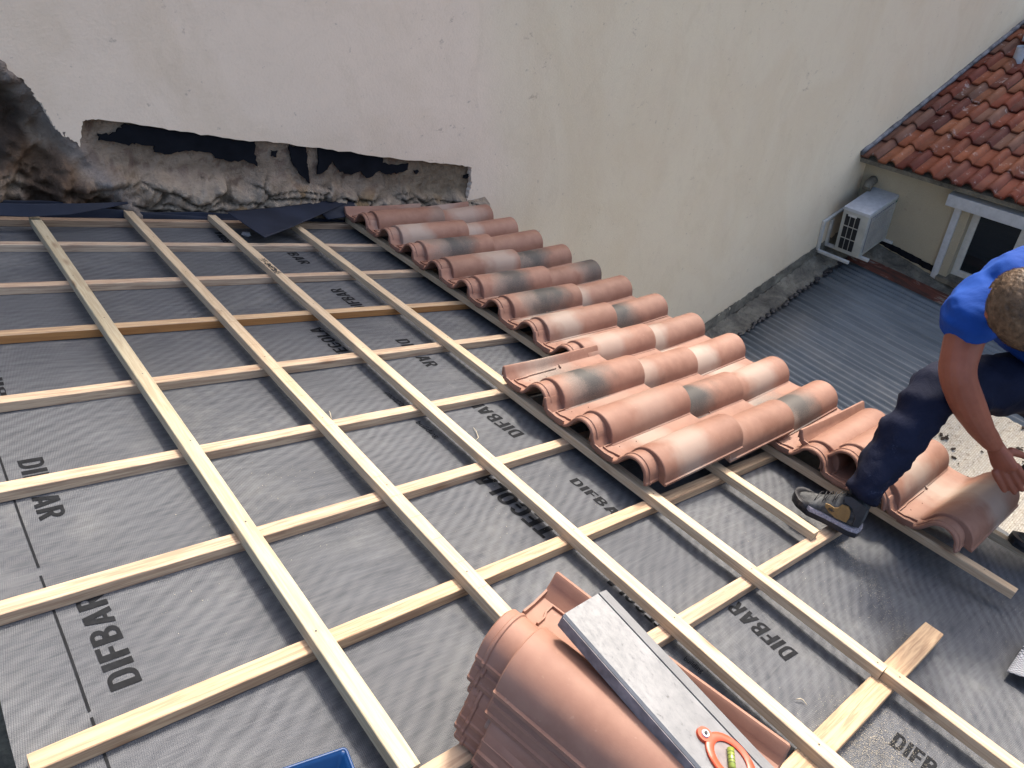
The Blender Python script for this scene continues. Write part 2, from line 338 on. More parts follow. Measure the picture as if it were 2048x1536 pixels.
def textmesh(txt,p0,p1,cap0,offs=.06,lift=.0012,name='printed_text',mat='ink',shear=0):
    """p0 start of baseline, p1 end of baseline (s,y); cap0 letter height along up = n x reading"""
    cu=bpy.data.curves.new(name,'FONT'); cu.body=txt; cu.size=1; cu.offset=offs; cu.resolution_u=4; cu.shear=shear
    t=bpy.data.objects.new('tmp',cu); COL.objects.link(t); dg=bpy.context.evaluated_depsgraph_get(); me=bpy.data.meshes.new_from_object(t.evaluated_get(dg))
    bpy.data.objects.remove(t); bm=bmesh.new(); bm.from_mesh(me); bpy.data.meshes.remove(me)
    xs=[v.co.x for v in bm.verts]; ys=[v.co.y for v in bm.verts]; x0,x1,y0,y1=min(xs),max(xs),min(ys),max(ys)
    p0,p1=Vector(p0[:2]),Vector(p1[:2]); L=(p1-p0).length; r=(p1-p0)/L; u=Vector((-r.y,r.x))
    for v in bm.verts:
        a=(v.co.x-x0)/(x1-x0)*L; b=(v.co.y-y0)/(y1-y0)*cap0; q=p0+r*a+u*b; v.co=(q.x,q.y,0)
    a0=min(v.co.x for v in bm.verts); a1=max(v.co.x for v in bm.verts); b0=min(v.co.y for v in bm.verts); b1=max(v.co.y for v in bm.verts)
    for ax_,lo,hi in ((0,a0,a1),(1,b0,b1)):
        t_=lo+.015
        while t_<hi:
            g=list(bm.verts)+list(bm.edges)+list(bm.faces); no=Vector((1,0,0)) if ax_==0 else Vector((0,1,0))
            bmesh.ops.bisect_plane(bm,geom=g,plane_co=no*t_,plane_no=no); t_+=.015
    for v in bm.verts: v.co.z=mz(v.co.x,v.co.y)+lift
    return link(name,bmmesh(name,bm),M[mat],mb)
def arc(cx_,cy_,rx,ry,a0,a1,n=8): return [(cx_+rx*math.cos(R(a0+(a1-a0)*i/n)),cy_+ry*math.sin(R(a0+(a1-a0)*i/n))) for i in range(n+1)]
SW=.17
LET={'I':(.19,[([(.095,0),(.095,1)],.19)]),
'D':(.50,[([(.09,0),(.09,1)],.18),([(.18,.93)]+arc(.24,.66,.17,.27,90,0)+arc(.24,.34,.17,.27,0,-90)+[(.18,.07)],(.15,))]),
'F':(.42,[([(.09,0),(.09,1)],.18),([(.18,.92),(.42,.92)],.16),([(.18,.50),(.38,.50)],.15)]),
'B':(.50,[([(.09,0),(.09,1)],.18),([(.18,.93)]+arc(.26,.74,.14,.19,90,-90)+[(.18,.55)],(.14,)),([(.18,.47)]+arc(.26,.27,.16,.20,90,-90)+[(.18,.07)],(.15,))]),
'A':(.54,[([(.085,0),(.235,1)],.17),([(.455,0),(.305,1)],.17),([(.19,.27),(.35,.27)],.14)]),
'R':(.51,[([(.09,0),(.09,1)],.18),([(.18,.93)]+arc(.26,.72,.15,.21,90,-90)+[(.18,.51)],(.15,)),([(.26,.50),(.42,0)],.17)]),
'T':(.48,[([(.24,0),(.24,.85)],.19),([(0,.92),(.48,.92)],.16)]),
'E':(.42,[([(.09,0),(.09,1)],.18),([(.18,.92),(.42,.92)],.16),([(.18,.50),(.39,.50)],.15),([(.18,.08),(.42,.08)],.16)]),
'L':(.40,[([(.09,0),(.09,1)],.18),([(.18,.08),(.40,.08)],.16)]),
'G':(.52,[(arc(.26,.68,.17,.25,20,180)+arc(.26,.32,.17,.25,180,350),.16),([(.29,.44),(.52,.44)],.13)]),
'O':(.52,[(arc(.26,.68,.17,.25,0,180)+arc(.26,.32,.17,.25,180,360)+[(.43,.68)],.16)])}
def bold(txt,p0,p1,cap0,lift=.0012,name='printed_text'):
    tot=sum(LET[c][0]+.075 for c in txt)-.075; p0,p1=Vector(p0[:2]),Vector(p1[:2]); L=(p1-p0).length; r=(p1-p0)/L; u=Vector((-r.y,r.x)); kx=L/tot
    bm=bmesh.new(); x=0; q_=0
    for c in txt:
        wdt,strokes=LET[c]
        for pts,sw in strokes:
            if isinstance(sw,tuple): sw=sw[0]
            P=[]
            for a_,b_ in zip(pts,pts[1:]):
                n_=max(1,int(math.hypot(b_[0]-a_[0],b_[1]-a_[1])/.12)); P+=[(a_[0]+(b_[0]-a_[0])*i/n_,a_[1]+(b_[1]-a_[1])*i/n_) for i in range(n_)]
            P.append(pts[-1]); prev=None; q_+=1
            for i,p in enumerate(P):
                A_,B_=P[max(0,i-1)],P[min(len(P)-1,i+1)]; d=Vector((B_[0]-A_[0],B_[1]-A_[1])).normalized(); nn=Vector((-d.y,d.x))*sw/2
                cur=[]
                for sg in (1,-1):
                    e=Vector(p)+nn*sg; e.y=max(0,min(1,e.y)); w_=p0+r*((x+e.x)*kx)+u*(e.y*cap0); cur.append(bm.verts.new((w_.x,w_.y,mz(w_.x,w_.y)+lift+q_*.00002)))
                if prev: bm.faces.new((prev[0],cur[0],cur[1],prev[1]))
                prev=cur
        x+=wdt+.075
    return link(name,bmmesh(name,bm),M['ink'],mb)
def rp(px,py): return roofpt(px,py,NM)
def txt2(txt,b0,b1,c0,**kw):
    a,b,c=rp(*b0),rp(*b1),rp(*c0); d=(b-a).to_2d().normalized(); v=(c-a).to_2d(); h=abs(v.x*d.y-v.y*d.x)
    if txt.isupper(): return bold(txt,a,b,h)
    return textmesh(txt,a,b,h,**kw)
txt2('DIFBAR',(285,1360),(205,1180),(222,1383))
txt2('DIFBAR',(34,922),(80,1042),(84,912))
txt2('DIFBAR',(1050,868),(955,800),(1030,877),shear=.15)
txt2('DIFBAR',(1138,961),(1250,1050),(1152,954),shear=.15)
txt2('DIFBAR',(1598,1305),(1478,1200),(1575,1323),shear=.15)
txt2('DIFBAR',(1780,1486),(1925,1600),(1800,1464),shear=.15)
txt2('DIFBAR',(737,618),(681,576),(716,622),shear=.15)
txt2('DIFBAR',(789,680),(854,735),(812,676),shear=.15)
txt2('DIFBAR',(550,488),(603,528),(568,486),shear=.15)
txt2('DIFBAR',(14,790),(-14,690),(24,782))
txt2('TEGOLA',(1118,1062),(975,945),(1092,1082),offs=.05)
txt2('TEGOLA',(710,712),(640,655),(686,716),offs=.05)
txt2('TEGOLA',(470,490),(445,465),(452,490),offs=.05)
txt2('building',(827,846),(868,878),(838,840),offs=0)
txt2('innovation',(766,786),(805,815),(777,781),offs=0)
txt2('building',(1364,1322),(1400,1350),(1376,1315),offs=0)
txt2('TEGOLA',(1345,1250),(1230,1150),(1322,1262),offs=.05)
bm=bmesh.new(); prev=None
for j in range(0,181):
    y=-.2+2.2*j/180; s=.196+.004*noise.noise(Vector((y*2,0,0)))+(.002 if y>1.27 else 0)
    cur=[bm.verts.new((s+d,y,mz(s,y)+.0012)) for d in (-.0022,.0022)]
    if prev and j%90 and abs(y-1.275)>.014: bm.faces.new((prev[0],prev[1],cur[1],cur[0]))
    prev=cur
link('printed_line',bmmesh('line',bm),M['ink'],mb)
# house under the roof
hb=empty('house',RM(1.5,1,-.2),'house carrying the unfinished roof, its boarding hidden under the grey underlay','house')
def child(name,bm,mat,par,smooth=None,mw_world=None):
    o=link(name,bmmesh(name,bm,smooth),mat,None); o.parent=par; o.matrix_parent_inverse=Matrix.Identity(4)
    o.matrix_local=par.matrix_world.inverted()@(mw_world if mw_world is not None else Matrix.Identity(4)); return o
bm=bmesh.new(); box(bm,.13,3.0,-1.6,3.37,NM-.13,NM-.075); child('roof_boarding',bm,M['plywood'],hb,None,RT)
bm=bmesh.new(); box(bm,.2,2.62,-1.6,3.37,-6.2,-1.55); child('wall',bm,M['render_house'],hb)
# ---------------------------------------------------------------- battens
nails=[]
def batten(name,p0,p1,top,th,wd,label,cat='batten',group=None,tone=(1,1,1),end=.004,mat='wood'):
    p0,p1=Vector(p0),Vector(p1); L=(p1-p0).length; ph=math.atan2(p1.y-p0.y,p1.x-p0.x)
    bm=bmesh.new(); n=max(4,int(L/.08)); rings=[]
    seed=random.random()*50
    for i in range(n+1):
        x=L*i/n; dy=.0015*noise.noise(Vector((x*1.5,seed,0))); dz=.0006*noise.noise(Vector((x*2,seed,5))); b=.0016
        y0_,y1_=-wd/2+dy,wd/2+dy; z0_,z1_=-th,dz
        if i in (0,n): y0_+=.001;y1_-=.001;z1_-=.001
        rings.append([(x,y0_,z0_),(x,y1_,z0_),(x,y1_,z1_-b),(x,y1_-b,z1_),(x,y0_+b,z1_),(x,y0_,z1_-b)])
    loft(bm,rings); bmesh.ops.recalc_face_normals(bm,faces=bm.faces)
    o=link(name,bmmesh(name,bm,40),M[mat],None,RM(p0.x,p0.y,top,ph)); o.color=(*tone,1)
    setp(o,label,cat,group); o['_l']=L; return o
def nail(par,x,y=0):
    bm=bmesh.new(); bmesh.ops.create_circle(bm,cap_ends=True,segments=8,radius=.0021)
    o=link('nail_head',bmmesh('nail',bm),M['black'],par,Matrix.Translation((x,y,.0012)))
CG='counter battens running up the slope under the tile battens'; TG='tile battens laid across the counter battens'
def Cb(s0,y0,s1,y1,label,tone=(1,1,1),w=.036,e0=-.35,e1=2.98,th=TC,top=-TU,ext=True):
    k=(y1-y0)/(s1-s0); c=lambda s:y0+k*(s-s0)-w/2
    return batten('counter_batten',(e0,c(e0)),(e1,c(e1)),top-.0005,th,w,label,group=CG,tone=tone,mat='wood_side')
g=1.03
Cb(.47,3.31,2.0,3.323,'farthest counter batten, half hidden under the black flap at the rendered wall',(.72,.66,.62))
Cb(.424,3.033,2.018,2.992,'pale counter batten second from the rendered wall',(.98,.98,1))
Cb(.36,2.646,2.016,2.648,'pale counter batten third from the rendered wall',(1,.96,.94))
c3=Cb(.30,2.295,1.96,2.272,'counter batten with an orange brown side, fourth from the rendered wall',(1.0,.92,.78))
Cb(.24,1.917,1.617,1.925,'counter batten fifth from the rendered wall, ending under the tile with the dark smudge',(1,.97,.93))
Cb(.18,1.547,1.64,1.551,'counter batten sixth from the rendered wall, meeting the raised tile row',(1,.97,.93))
Cb(.12,1.187,1.634,1.212,'counter batten crossing above the lower left DIFBAR print',(1,.94,.88))
Cb(.10,.849,1.64,.854,'counter batten whose sawn end shows at the bottom left of the roof',(1,.90,.78),e0=.098,e1=2.5)
Cb(1.25,.508,2.01,.500,'counter batten ending under the worker shoe',(1,.92,.86),e0=.55,e1=2.36)
c9=Cb(1.35,.141,1.97,.134,'wide flat batten offcut sticking out at lower right, end sawn round',(1,.90,.76),w=.052,e0=1.2,e1=2.01)
# orange side face on the fourth
bm=bmesh.new(); prev=None
for i in range(60):
    s=-.3+3.2*i/59; y=2.295+(2.272-2.295)/(1.66)*(s-.30)-.036-.0025
    cur=[bm.verts.new((s,y,-TU-TC+.001)),bm.verts.new((s,y,-TU-.0015))]
    if prev: bm.faces.new((prev[0],cur[0],cur[1],prev[1]))
    prev=cur
k=wood('resinous_side',(.40,.19,.065),(.25,.11,.04)); o=link('stained_face',bmmesh('st',bm),k,None); o.parent=c3; o.matrix_local=c3.matrix_world.inverted()@RT; o['label']='orange brown stained side face'
UW=.038
Us=[('U1',.5905,.507,3.24,'weathered greenish tile batten, leftmost of those running away to the wall',(.84,.90,.86)),
('U2',.9625,.28,3.37,'tile batten with a row of saw marks across its top, second from the left',(1,.98,.92)),
('U3',1.3155,-1.2,3.31,'tile batten with black ink smears near its far end, third from the left',(1.02,1,.95)),
('U4',1.683,.122,3.19,'tile batten just left of the tiles, with a joint at its far end',(1.02,1,.94)),
('U4b',1.690,-1.2,.120,'tile batten piece butted end to end at the lower right corner',(1.0,.93,.85)),
('U5',2.057,.486,3.33,'tile batten under the tile heads, its cut end beside the worker shoe',(1.0,.96,.88)),
('U6',2.42,.485,3.33,'tile batten vanishing under the loose tiles behind the shoe',(.95,.88,.80)),
('U6b',2.452,.015,.475,'short tile batten passing behind the shoe heel with a bare end at right',(1.0,.92,.82)),
('U7',2.775,-1.2,3.33,'last tile batten at the eaves, showing at the right edge',(1,.96,.88))]
UB={}
Cy={3.30:0,3.0:0,2.63:0,2.27:0,1.905:0,1.532:0,1.18:0,.833:0,.487:0,.118:0}
for nm,s,ya,yb,lab,tone in Us:
    o=batten('tile_batten',(s-UW/2,yb),(s-UW/2,ya),0,TU,UW,lab,group=TG,tone=tone); UB[nm]=o
    for cy in Cy:
        if ya+.01<cy<yb-.01: nail(o,yb-cy+random.uniform(-.01,.01),random.uniform(-.006,.006))
    if nm in('U4','U4b'): nail(o,(yb-ya-.02) if nm=='U4' else .03)
# pencil / saw marks on the second
bm=bmesh.new(); y=.42
rr=random.Random(3)
while y<2.4:
    x=3.37-y; prev=None
    for j in range(9):
        t=-.0165+.033*j/8; xx=x+rr.uniform(-.0008,.0008); 
        cur=[bm.verts.new((xx-.0005,t,.0009)),bm.verts.new((xx+.0005,t,.0009))]
        if prev and rr.random()<.85: bm.faces.new((prev[0],cur[0],cur[1],prev[1]))
        prev=cur
    y+=.088+rr.uniform(-.004,.004)
link('saw_marks',bmmesh('marks',bm),plain('saw_cut',(.3,.2,.12),.9,.1),UB['U2'])['kind']='stuff'
# ink smears on the third
bm=bmesh.new()
for i in range(60):
    x=.62+rr.uniform(-.06,.13); yy=rr.uniform(-.019,.010); a=rr.uniform(-.9,.9); l=rr.uniform(.010,.040); w_=rr.uniform(.0015,.006)
    d=Vector((math.cos(a),math.sin(a),0)); e=Vector((-d.y,d.x,0)); p=Vector((x,yy,.0009+i*.00001))
    q=[p-d*l*.5,p+e*w_,p+d*l*.5,p-e*w_*.6]
    if all(abs(v.y)<.0188 for v in q): bm.faces.new([bm.verts.new(v) for v in q])
link('ink_smear',bmmesh('smear',bm),M['black'],UB['U3'])
# ---------------------------------------------------------------- tiles
TL,TW=.485,.272
def tile_sections():
    def body(lower=0,neck=False):
        pts=[]
        if neck: cy,hw,ht,z0=.086,.056,.061,.010
        else: cy,hw,ht,z0=.078,.073,.078,.004
        if neck: pts+=[(cy-hw-.004,z0-.004),(cy-hw-.004,z0+.004),(cy-hw-.001,z0+.006)]
        else: pts+=[(cy-hw-.006,z0-.004),(cy-hw-.006,z0+.004),(cy-hw-.001,z0+.006)]
        for i in range(1,17):
            a=math.pi*(1-i/18.5); pts.append((cy+hw*math.cos(a),z0+ht*max(0,math.sin(a))**.92))
        e=.166 if not neck else .160
        pts+=[(e-.008,.016),(e,.010),(.175,.007),(.195,.006),(.215,.006),(.232,.007),(.243,.010),(.252,.022),(.258,.036),(.263,.041),(.269,.040),(.272,.034)]
        return pts
    A=body(neck=True); B=body()
    return A,B
def build_tile():
    A,B=tile_sections(); bm=bmesh.new(); TN=.011
    def normals(P):
        out=[]
        for i in range(len(P)):
            a=P[max(0,i-1)]; b=P[min(len(P)-1,i+1)]; d=Vector((b[0]-a[0],b[1]-a[1])).normalized(); out.append(Vector((-d.y,d.x)))
        return out
    na,nb=normals(A),normals(B)
    st=[(0,A,na,-.003),(.003,A,na,0),(.016,A,na,0),(.018,A,na,.003),(.023,A,na,.003),(.025,A,na,0),(.062,A,na,0),(.0635,B,nb,-.002),(.066,B,nb,0),(.10,B,nb,0),(.2,B,nb,0),(.3,B,nb,0),(.4,B,nb,0),(.47,B,nb,0),(TL-.003,B,nb,0),(TL,B,nb,-.003)]
    rings=[]
    for x,P,N_,o in st:
        top=[];bot=[]
        for i,(p,nn) in enumerate(zip(P,N_)):
            oo=o if (i<20 or x>.4 or x==0) else 0
            rimx=.010*max(0,1-x/.22) if i>=len(P)-6 else 0      # rim stands taller at the head
            dx=0.006*math.sin(i/len(P)*math.pi) if x>.45 else 0
            q=Vector((p[0],p[1]))+nn*oo; top.append((x+dx,q.x,q.y+rimx))
            tn=TN-(.003 if x in(0,TL) else 0)
            q2=Vector((p[0],p[1]))-nn*tn
            if i==0: q2=Vector((p[0]+TN*.8,p[1]))
            if i==len(P)-1: q2=Vector((p[0]-.006,p[1]-.02))
            bot.append((x+dx,q2.x,q2.y))
        rings.append(top+bot[::-1])
    loft(bm,rings)
    # ribs in the channel: L-shaped rib, head upstand, nibs
    def bar(pts,w_,h_):
        pts=[Vector(p) for p in pts]
        rs=[]
        for i,p in enumerate(pts):
            t=(pts[min(i+1,len(pts)-1)]-pts[max(0,i-1)]); t.z=0; t.normalize(); e=Vector((-t.y,t.x,0))
            rs.append([p-e*w_,p-e*w_*.6+Vector((0,0,h_)),p+e*w_*.6+Vector((0,0,h_)),p+e*w_])
        loft(bm,rs)
    bar([(.235,.229,.004),(.16,.229,.004),(.10,.229,.004),(.085,.226,.004),(.03,.226,.004)],.003,.008)
    bar([(.030,.228,.004),(.030,.205,.003),(.036,.19,.004),(.036,.165,.008)],.003,.008)
    bar([(.003,.258,.008),(.003,.20,.003),(.003,.165,.007)],.0035,.012)
    bar([(.262,.240,.006),(.255,.225,.004)],.0035,.010)
    for cx_,cy_ in((.085,.206),(.16,.2)): 
        bmesh.ops.create_icosphere(bm,subdivisions=1,radius=.0022,matrix=Matrix.Translation((cx_,cy_,.0065)))
    # lug beneath the head
    box(bm,.012,.03,.185,.215,-.016,-.002,.003)
    bmesh.ops.recalc_face_normals(bm,faces=bm.faces)
    return bmmesh('roof_tile',bm,32)
TILE=build_tile(); TILE.materials.append(M['tile'])
def tile(s,y,n,phi,pitch,roll,col,label,group):
    o=bpy.data.objects.new('roof_tile',TILE); COL.objects.link(o); o.matrix_world=RM(s,y,n,phi,pitch,roll)
    o.color=(*col,1); setp(o,label,'roof tile',group); return o
GR='interlocking roof tiles laid along the eaves'
HS=[1.632,1.997,2.362]; PIT=-.088
NONE=(0,0,0); 
def cr(x,a=1): return (x/.5,a,0)
def smk(x,a=1,c=.8): return (x/.5,c,a)
# colour flames per row: [course3(eave), course2, course1]
rows={1:[cr(.3,.8),(.9,.35,.35)],2:[cr(.12),cr(.16)],3:[NONE,smk(.2,1)],4:[smk(.18,1),cr(.36)],5:[smk(.42,.9,.5),smk(.22,.95,.6)],
6:[cr(.10),smk(.24,1,.7)],7:[smk(.14,1),cr(.18)],8:[cr(.12),cr(.22,.7)],9:[cr(.16),cr(.12,.7),smk(.18,1)],10:[cr(.3,.8),smk(.16,1),cr(.3,.3)],11:[smk(.2,.95,.9),cr(.05,.5),cr(.22,.8)]}
ordn=['','first','second','third','fourth','fifth','sixth','seventh','eighth','ninth','tenth','eleventh']
for r in range(1,12):
    y=.832+(11-r)*.2215-.002*abs(6-r)*0; cs=rows[r]
    for ci,cc in enumerate(cs):
        course=2-ci       # index into HS
        j=random.uniform(-.004,.004)
        pit=PIT-(.055 if course==2 else 0)+random.uniform(-.004,.004)
        n0=.013+(.006 if course==0 else 0)
        look='plain red' if cc==NONE else ('sooty' if cc[2]>.4 else 'cream flamed')
        pos={2:'eaves end',1:'middle' if r>8 else 'upper end',0:'raised end'}[course]
        tile(HS[course]+j,y+random.uniform(-.002,.002),n0,random.uniform(-.006,.006),pit,0,cc,f'{look} clay tile, {pos} of the {ordn[r]} row from the rendered wall',GR)
# eaves tiles beyond the eleventh row, some loose
tile(2.372,.612,.013,.0,-.13,0,NONE,'terracotta roof tile nearly hidden under the loose tile beside the shin',GR)
tile(2.372,.392,.013,.0,-.13,0,cr(.24,.9),'cream flamed roof tile just right of the worker shin',GR)
tile(2.385,.165,.013,-.02,-.13,0,(.6,.9,.12),'beige terracotta roof tile the worker is setting at the eaves',GR)
tile(2.40,.515,.055,-.02,-.10,.02,NONE,'loose plain terracotta tile lying on top of the row left of the worker leg',GR)
# stack
SG='nested stack of spare roof tiles in the foreground'
for i in range(9):
    n0=.138-i*.0235; top=(i==0)
    sh=random.uniform(-.006,.006) if i else 0
    if n0<NM+.01: break
    lab='uppermost plain terracotta tile of the foreground stack, under the metal level' if top else f'terracotta tile {["","second","third","fourth","fifth","sixth","seventh","eighth","ninth"][i]} from the top of the foreground stack'
    tile(.672+sh-.003*i,.545+random.uniform(-.006,.006)-.003*i,n0,-1.345+random.uniform(-.012,.012),.03,.07,NONE if i!=3 else (.3,.5,.4),lab,SG)
# ---------------------------------------------------------------- mason's level
LV=empty('spirit_level',RM(.797,.473,.273,-1.53,.14,.02),'scratched aluminium spirit level with an orange vial ring resting on the tile stack','spirit level')
WL=.12; VX=.318
bm=bmesh.new(); prof=[(0,-.030),(WL,-.030),(WL,-.008),(WL-.003,-.0045),(WL*.785,0),(WL*.78,-.003),(WL*.762,-.003),(WL*.757,0),(WL*.3,-.0006),(.004,-.001),(0,-.005)]
loft(bm,[[(x,a,b) for a,b in prof] for x in (0,.002,.3,.6,.9,1.2)]); bmesh.ops.recalc_face_normals(bm,faces=bm.faces)
link('body',bmmesh('level_body',bm,30),M['alu'],LV)
bm=bmesh.new(); box(bm,.003,1.19,-.0015,.0,-.029,-.006); link('side_web',bmmesh('web',bm),M['alu_side'],LV)
cx,cy=VX,.056
bm=bmesh.new(); n=32; rings=[]
def ringpt(k,rr_):
    a=2*math.pi*k/n; return Vector((math.cos(a)*rr_*1.28,math.sin(a)*rr_,0))
for k in range(n):
    o_,i_=ringpt(k,.034),ringpt(k,.0225); c0=Vector((cx,cy,0))
    rings.append([c0+i_+Vector((0,0,-.003)),c0+i_+Vector((0,0,.003)),c0+i_*1.08+Vector((0,0,.0042)),c0+o_*.96+Vector((0,0,.0042)),c0+o_+Vector((0,0,.003)),c0+o_+Vector((0,0,-.001))])
vr=[[bm.verts.new(p) for p in r_] for r_ in rings]
for a in range(n):
    A,B=vr[a],vr[(a+1)%n]
    for q in range(5): bm.faces.new((A[q],A[q+1],B[q+1],B[q]))
for (ex,ey) in ((cx-.047,cy-.006),(cx+.047,cy+.006)):
    bmesh.ops.create_cone(bm,cap_ends=True,segments=20,radius1=.013,radius2=.012,depth=.006,matrix=Matrix.Translation((ex,ey,.0015)))
bmesh.ops.recalc_face_normals(bm,faces=bm.faces); link('vial_ring',bmmesh('ring',bm,40),M['orange'],LV)
bm=bmesh.new(); bmesh.ops.create_circle(bm,cap_ends=True,segments=32,radius=1,matrix=Matrix.Translation((cx,cy,.0008))@Matrix.Diagonal((.031,.0245,1,1))); link('vial_window',bmmesh('win',bm),M['clear'],LV)
bm=bmesh.new(); d=Vector((.010,-.013,0)).normalized()*.017; c0=Vector((cx,cy,.004)); tube(bm,[c0-d,c0-d*.9,c0+d*.9,c0+d],[.003,.0055,.0055,.003],12); v_=link('vial',bmmesh('vial',bm),M['vial'],LV)
bm=bmesh.new()
for t in (-.5,-.2,.2,.5): 
    p=c0+d*t; tube(bm,[p-d*.02,p+d*.02],.0057,12)
link('gauge_line',bmmesh('gl',bm),M['black'],v_)
bm=bmesh.new(); bmesh.ops.create_cone(bm,cap_ends=True,segments=16,radius1=.0065,radius2=.006,depth=.003,matrix=Matrix.Translation((cx-.047,cy-.006,.0055))); rv=link('rivet',bmmesh('rivet',bm),M['white'],LV)
bm=bmesh.new(); bmesh.ops.create_cone(bm,cap_ends=True,segments=12,radius1=.0028,radius2=.0025,depth=.002,matrix=Matrix.Translation((cx-.047,cy-.006,.0078))); link('rivet_hole',bmmesh('rh',bm),M['black'],rv)
# ---------------------------------------------------------------- blue tray
TR=empty('metal_tray',RM(.382,.615,-.03,-.18),'shiny blue painted metal tray with rolled rim at the bottom edge','tray')
bm=bmesh.new()
def rr_(x0,x1,y0,y1,r,z):
    out=[]
    for (cx_,cy_,a0) in ((x1-r,y1-r,0),(x0+r,y1-r,90),(x0+r,y0+r,180),(x1-r,y0+r,270)):
        for k in range(5):
            a=R(a0+90*k/4); out.append(Vector((cx_+r*math.cos(a),cy_+r*math.sin(a),z)))
    return out
X0,X1,YA,YB=-.14,.112,-.30,-.004
_r=rr_
def rr_(x0,x1,y0,y1,r,z): return _r(x0,x1,y0,y1,r*.35,z)
loft(bm,[rr_(X0+.02,X1-.02,YA+.02,YB-.02,.012,-.03),rr_(X0+.018,X1-.018,YA+.018,YB-.018,.014,-.028),rr_(X0+.004,X1-.004,YA+.004,YB-.004,.014,.028),rr_(X0,X1,YA,YB,.014,.032),rr_(X0-.004,X1+.004,YA-.004,YB+.004,.016,.031)],caps=False)
f=bm.faces.new([bm.verts.new(p) for p in rr_(X0+.02,X1-.02,YA+.02,YB-.02,.012,-.029)])
link('pan',bmmesh('pan',bm,50),M['blue'],TR)
bm=bmesh.new(); P=[p for p in rr_(X0-.003,X1+.003,YA-.003,YB+.003,.016,.031)]; tube(bm,P+[P[0]],.0032,8); link('rolled_rim',bmmesh('rim',bm,60),M['blue'],TR)
# ---------------------------------------------------------------- big rendered wall with exposed masonry
YW=3.40
RWL=empty('rendered_wall',Matrix.Translation((3,YW,-1)),'tall patchy cream rendered party wall behind the roof with its foot hacked bare','wall')
def wp(px,py,yw=YW): 
    p=hit(px,py,1,yw); return (p.x,p.z)
cut=[(-60,90),(0,130),(14,140),(30,152),(46,160),(60,175),(68,190),(80,205),(93,222),(103,243),(114,260),(128,272),(146,280),(160,294),(163,262),(166,243),(176,240),(196,240),(300,253),(360,263),(430,272),(500,281),(560,285),(640,297),(700,305),(780,316),(860,325),(912,329),(943,335),(941,352),(944,366),(939,385),(935,399),(938,420),(939,445)]
def jag(pts,n=4,amp=.004,seed=0):
    rr=random.Random(seed); out=[]
    for a,b in zip(pts,pts[1:]):
        for k in range(n):
            t=k/n; out.append((a[0]+(b[0]-a[0])*t+rr.uniform(-amp,amp),a[1]+(b[1]-a[1])*t+rr.uniform(-amp,amp)))
    out.append(pts[-1]); return out
edge=jag([wp(*p) for p in cut],5,.0045,5)
TOPZ=2.85
outl=[(-1.5,edge[0][1]+.45)]+edge+[(edge[-1][0]+.01,-6.2),(16,-6.2),(16,TOPZ+1),(-1.5,TOPZ)]
outl=[(-1.5,edge[0][1]+.4)]+edge+[(2.75,-6.2),(16,-6.2),(16,2.5),(7.2,2.5),(4.2,3.55),(-1.5,3.55)]  # unseen upper outline, sloped to set how far the wall's shadow reaches
bm=bmesh.new(); fv=[bm.verts.new((x,YW,z)) for x,z in outl]; bv=[bm.verts.new((x,YW+.055,z)) for x,z in outl]
for t_ in tessellate_polygon([[v.co for v in fv]]):
    try: bm.faces.new([fv[k_] for k_ in t_])
    except ValueError: pass
for i in range(len(fv)): bm.faces.new((fv[i],bv[i],bv[(i+1)%len(fv)],fv[(i+1)%len(fv)]))
bmesh.ops.recalc_face_normals(bm,faces=bm.faces)
child('plaster',bm,M['render'],RWL)
bm=bmesh.new(); box(bm,-1.5,16,YW+.20,YW+.5,-6.2,2.4); child('core',bm,M['cement'],RWL)
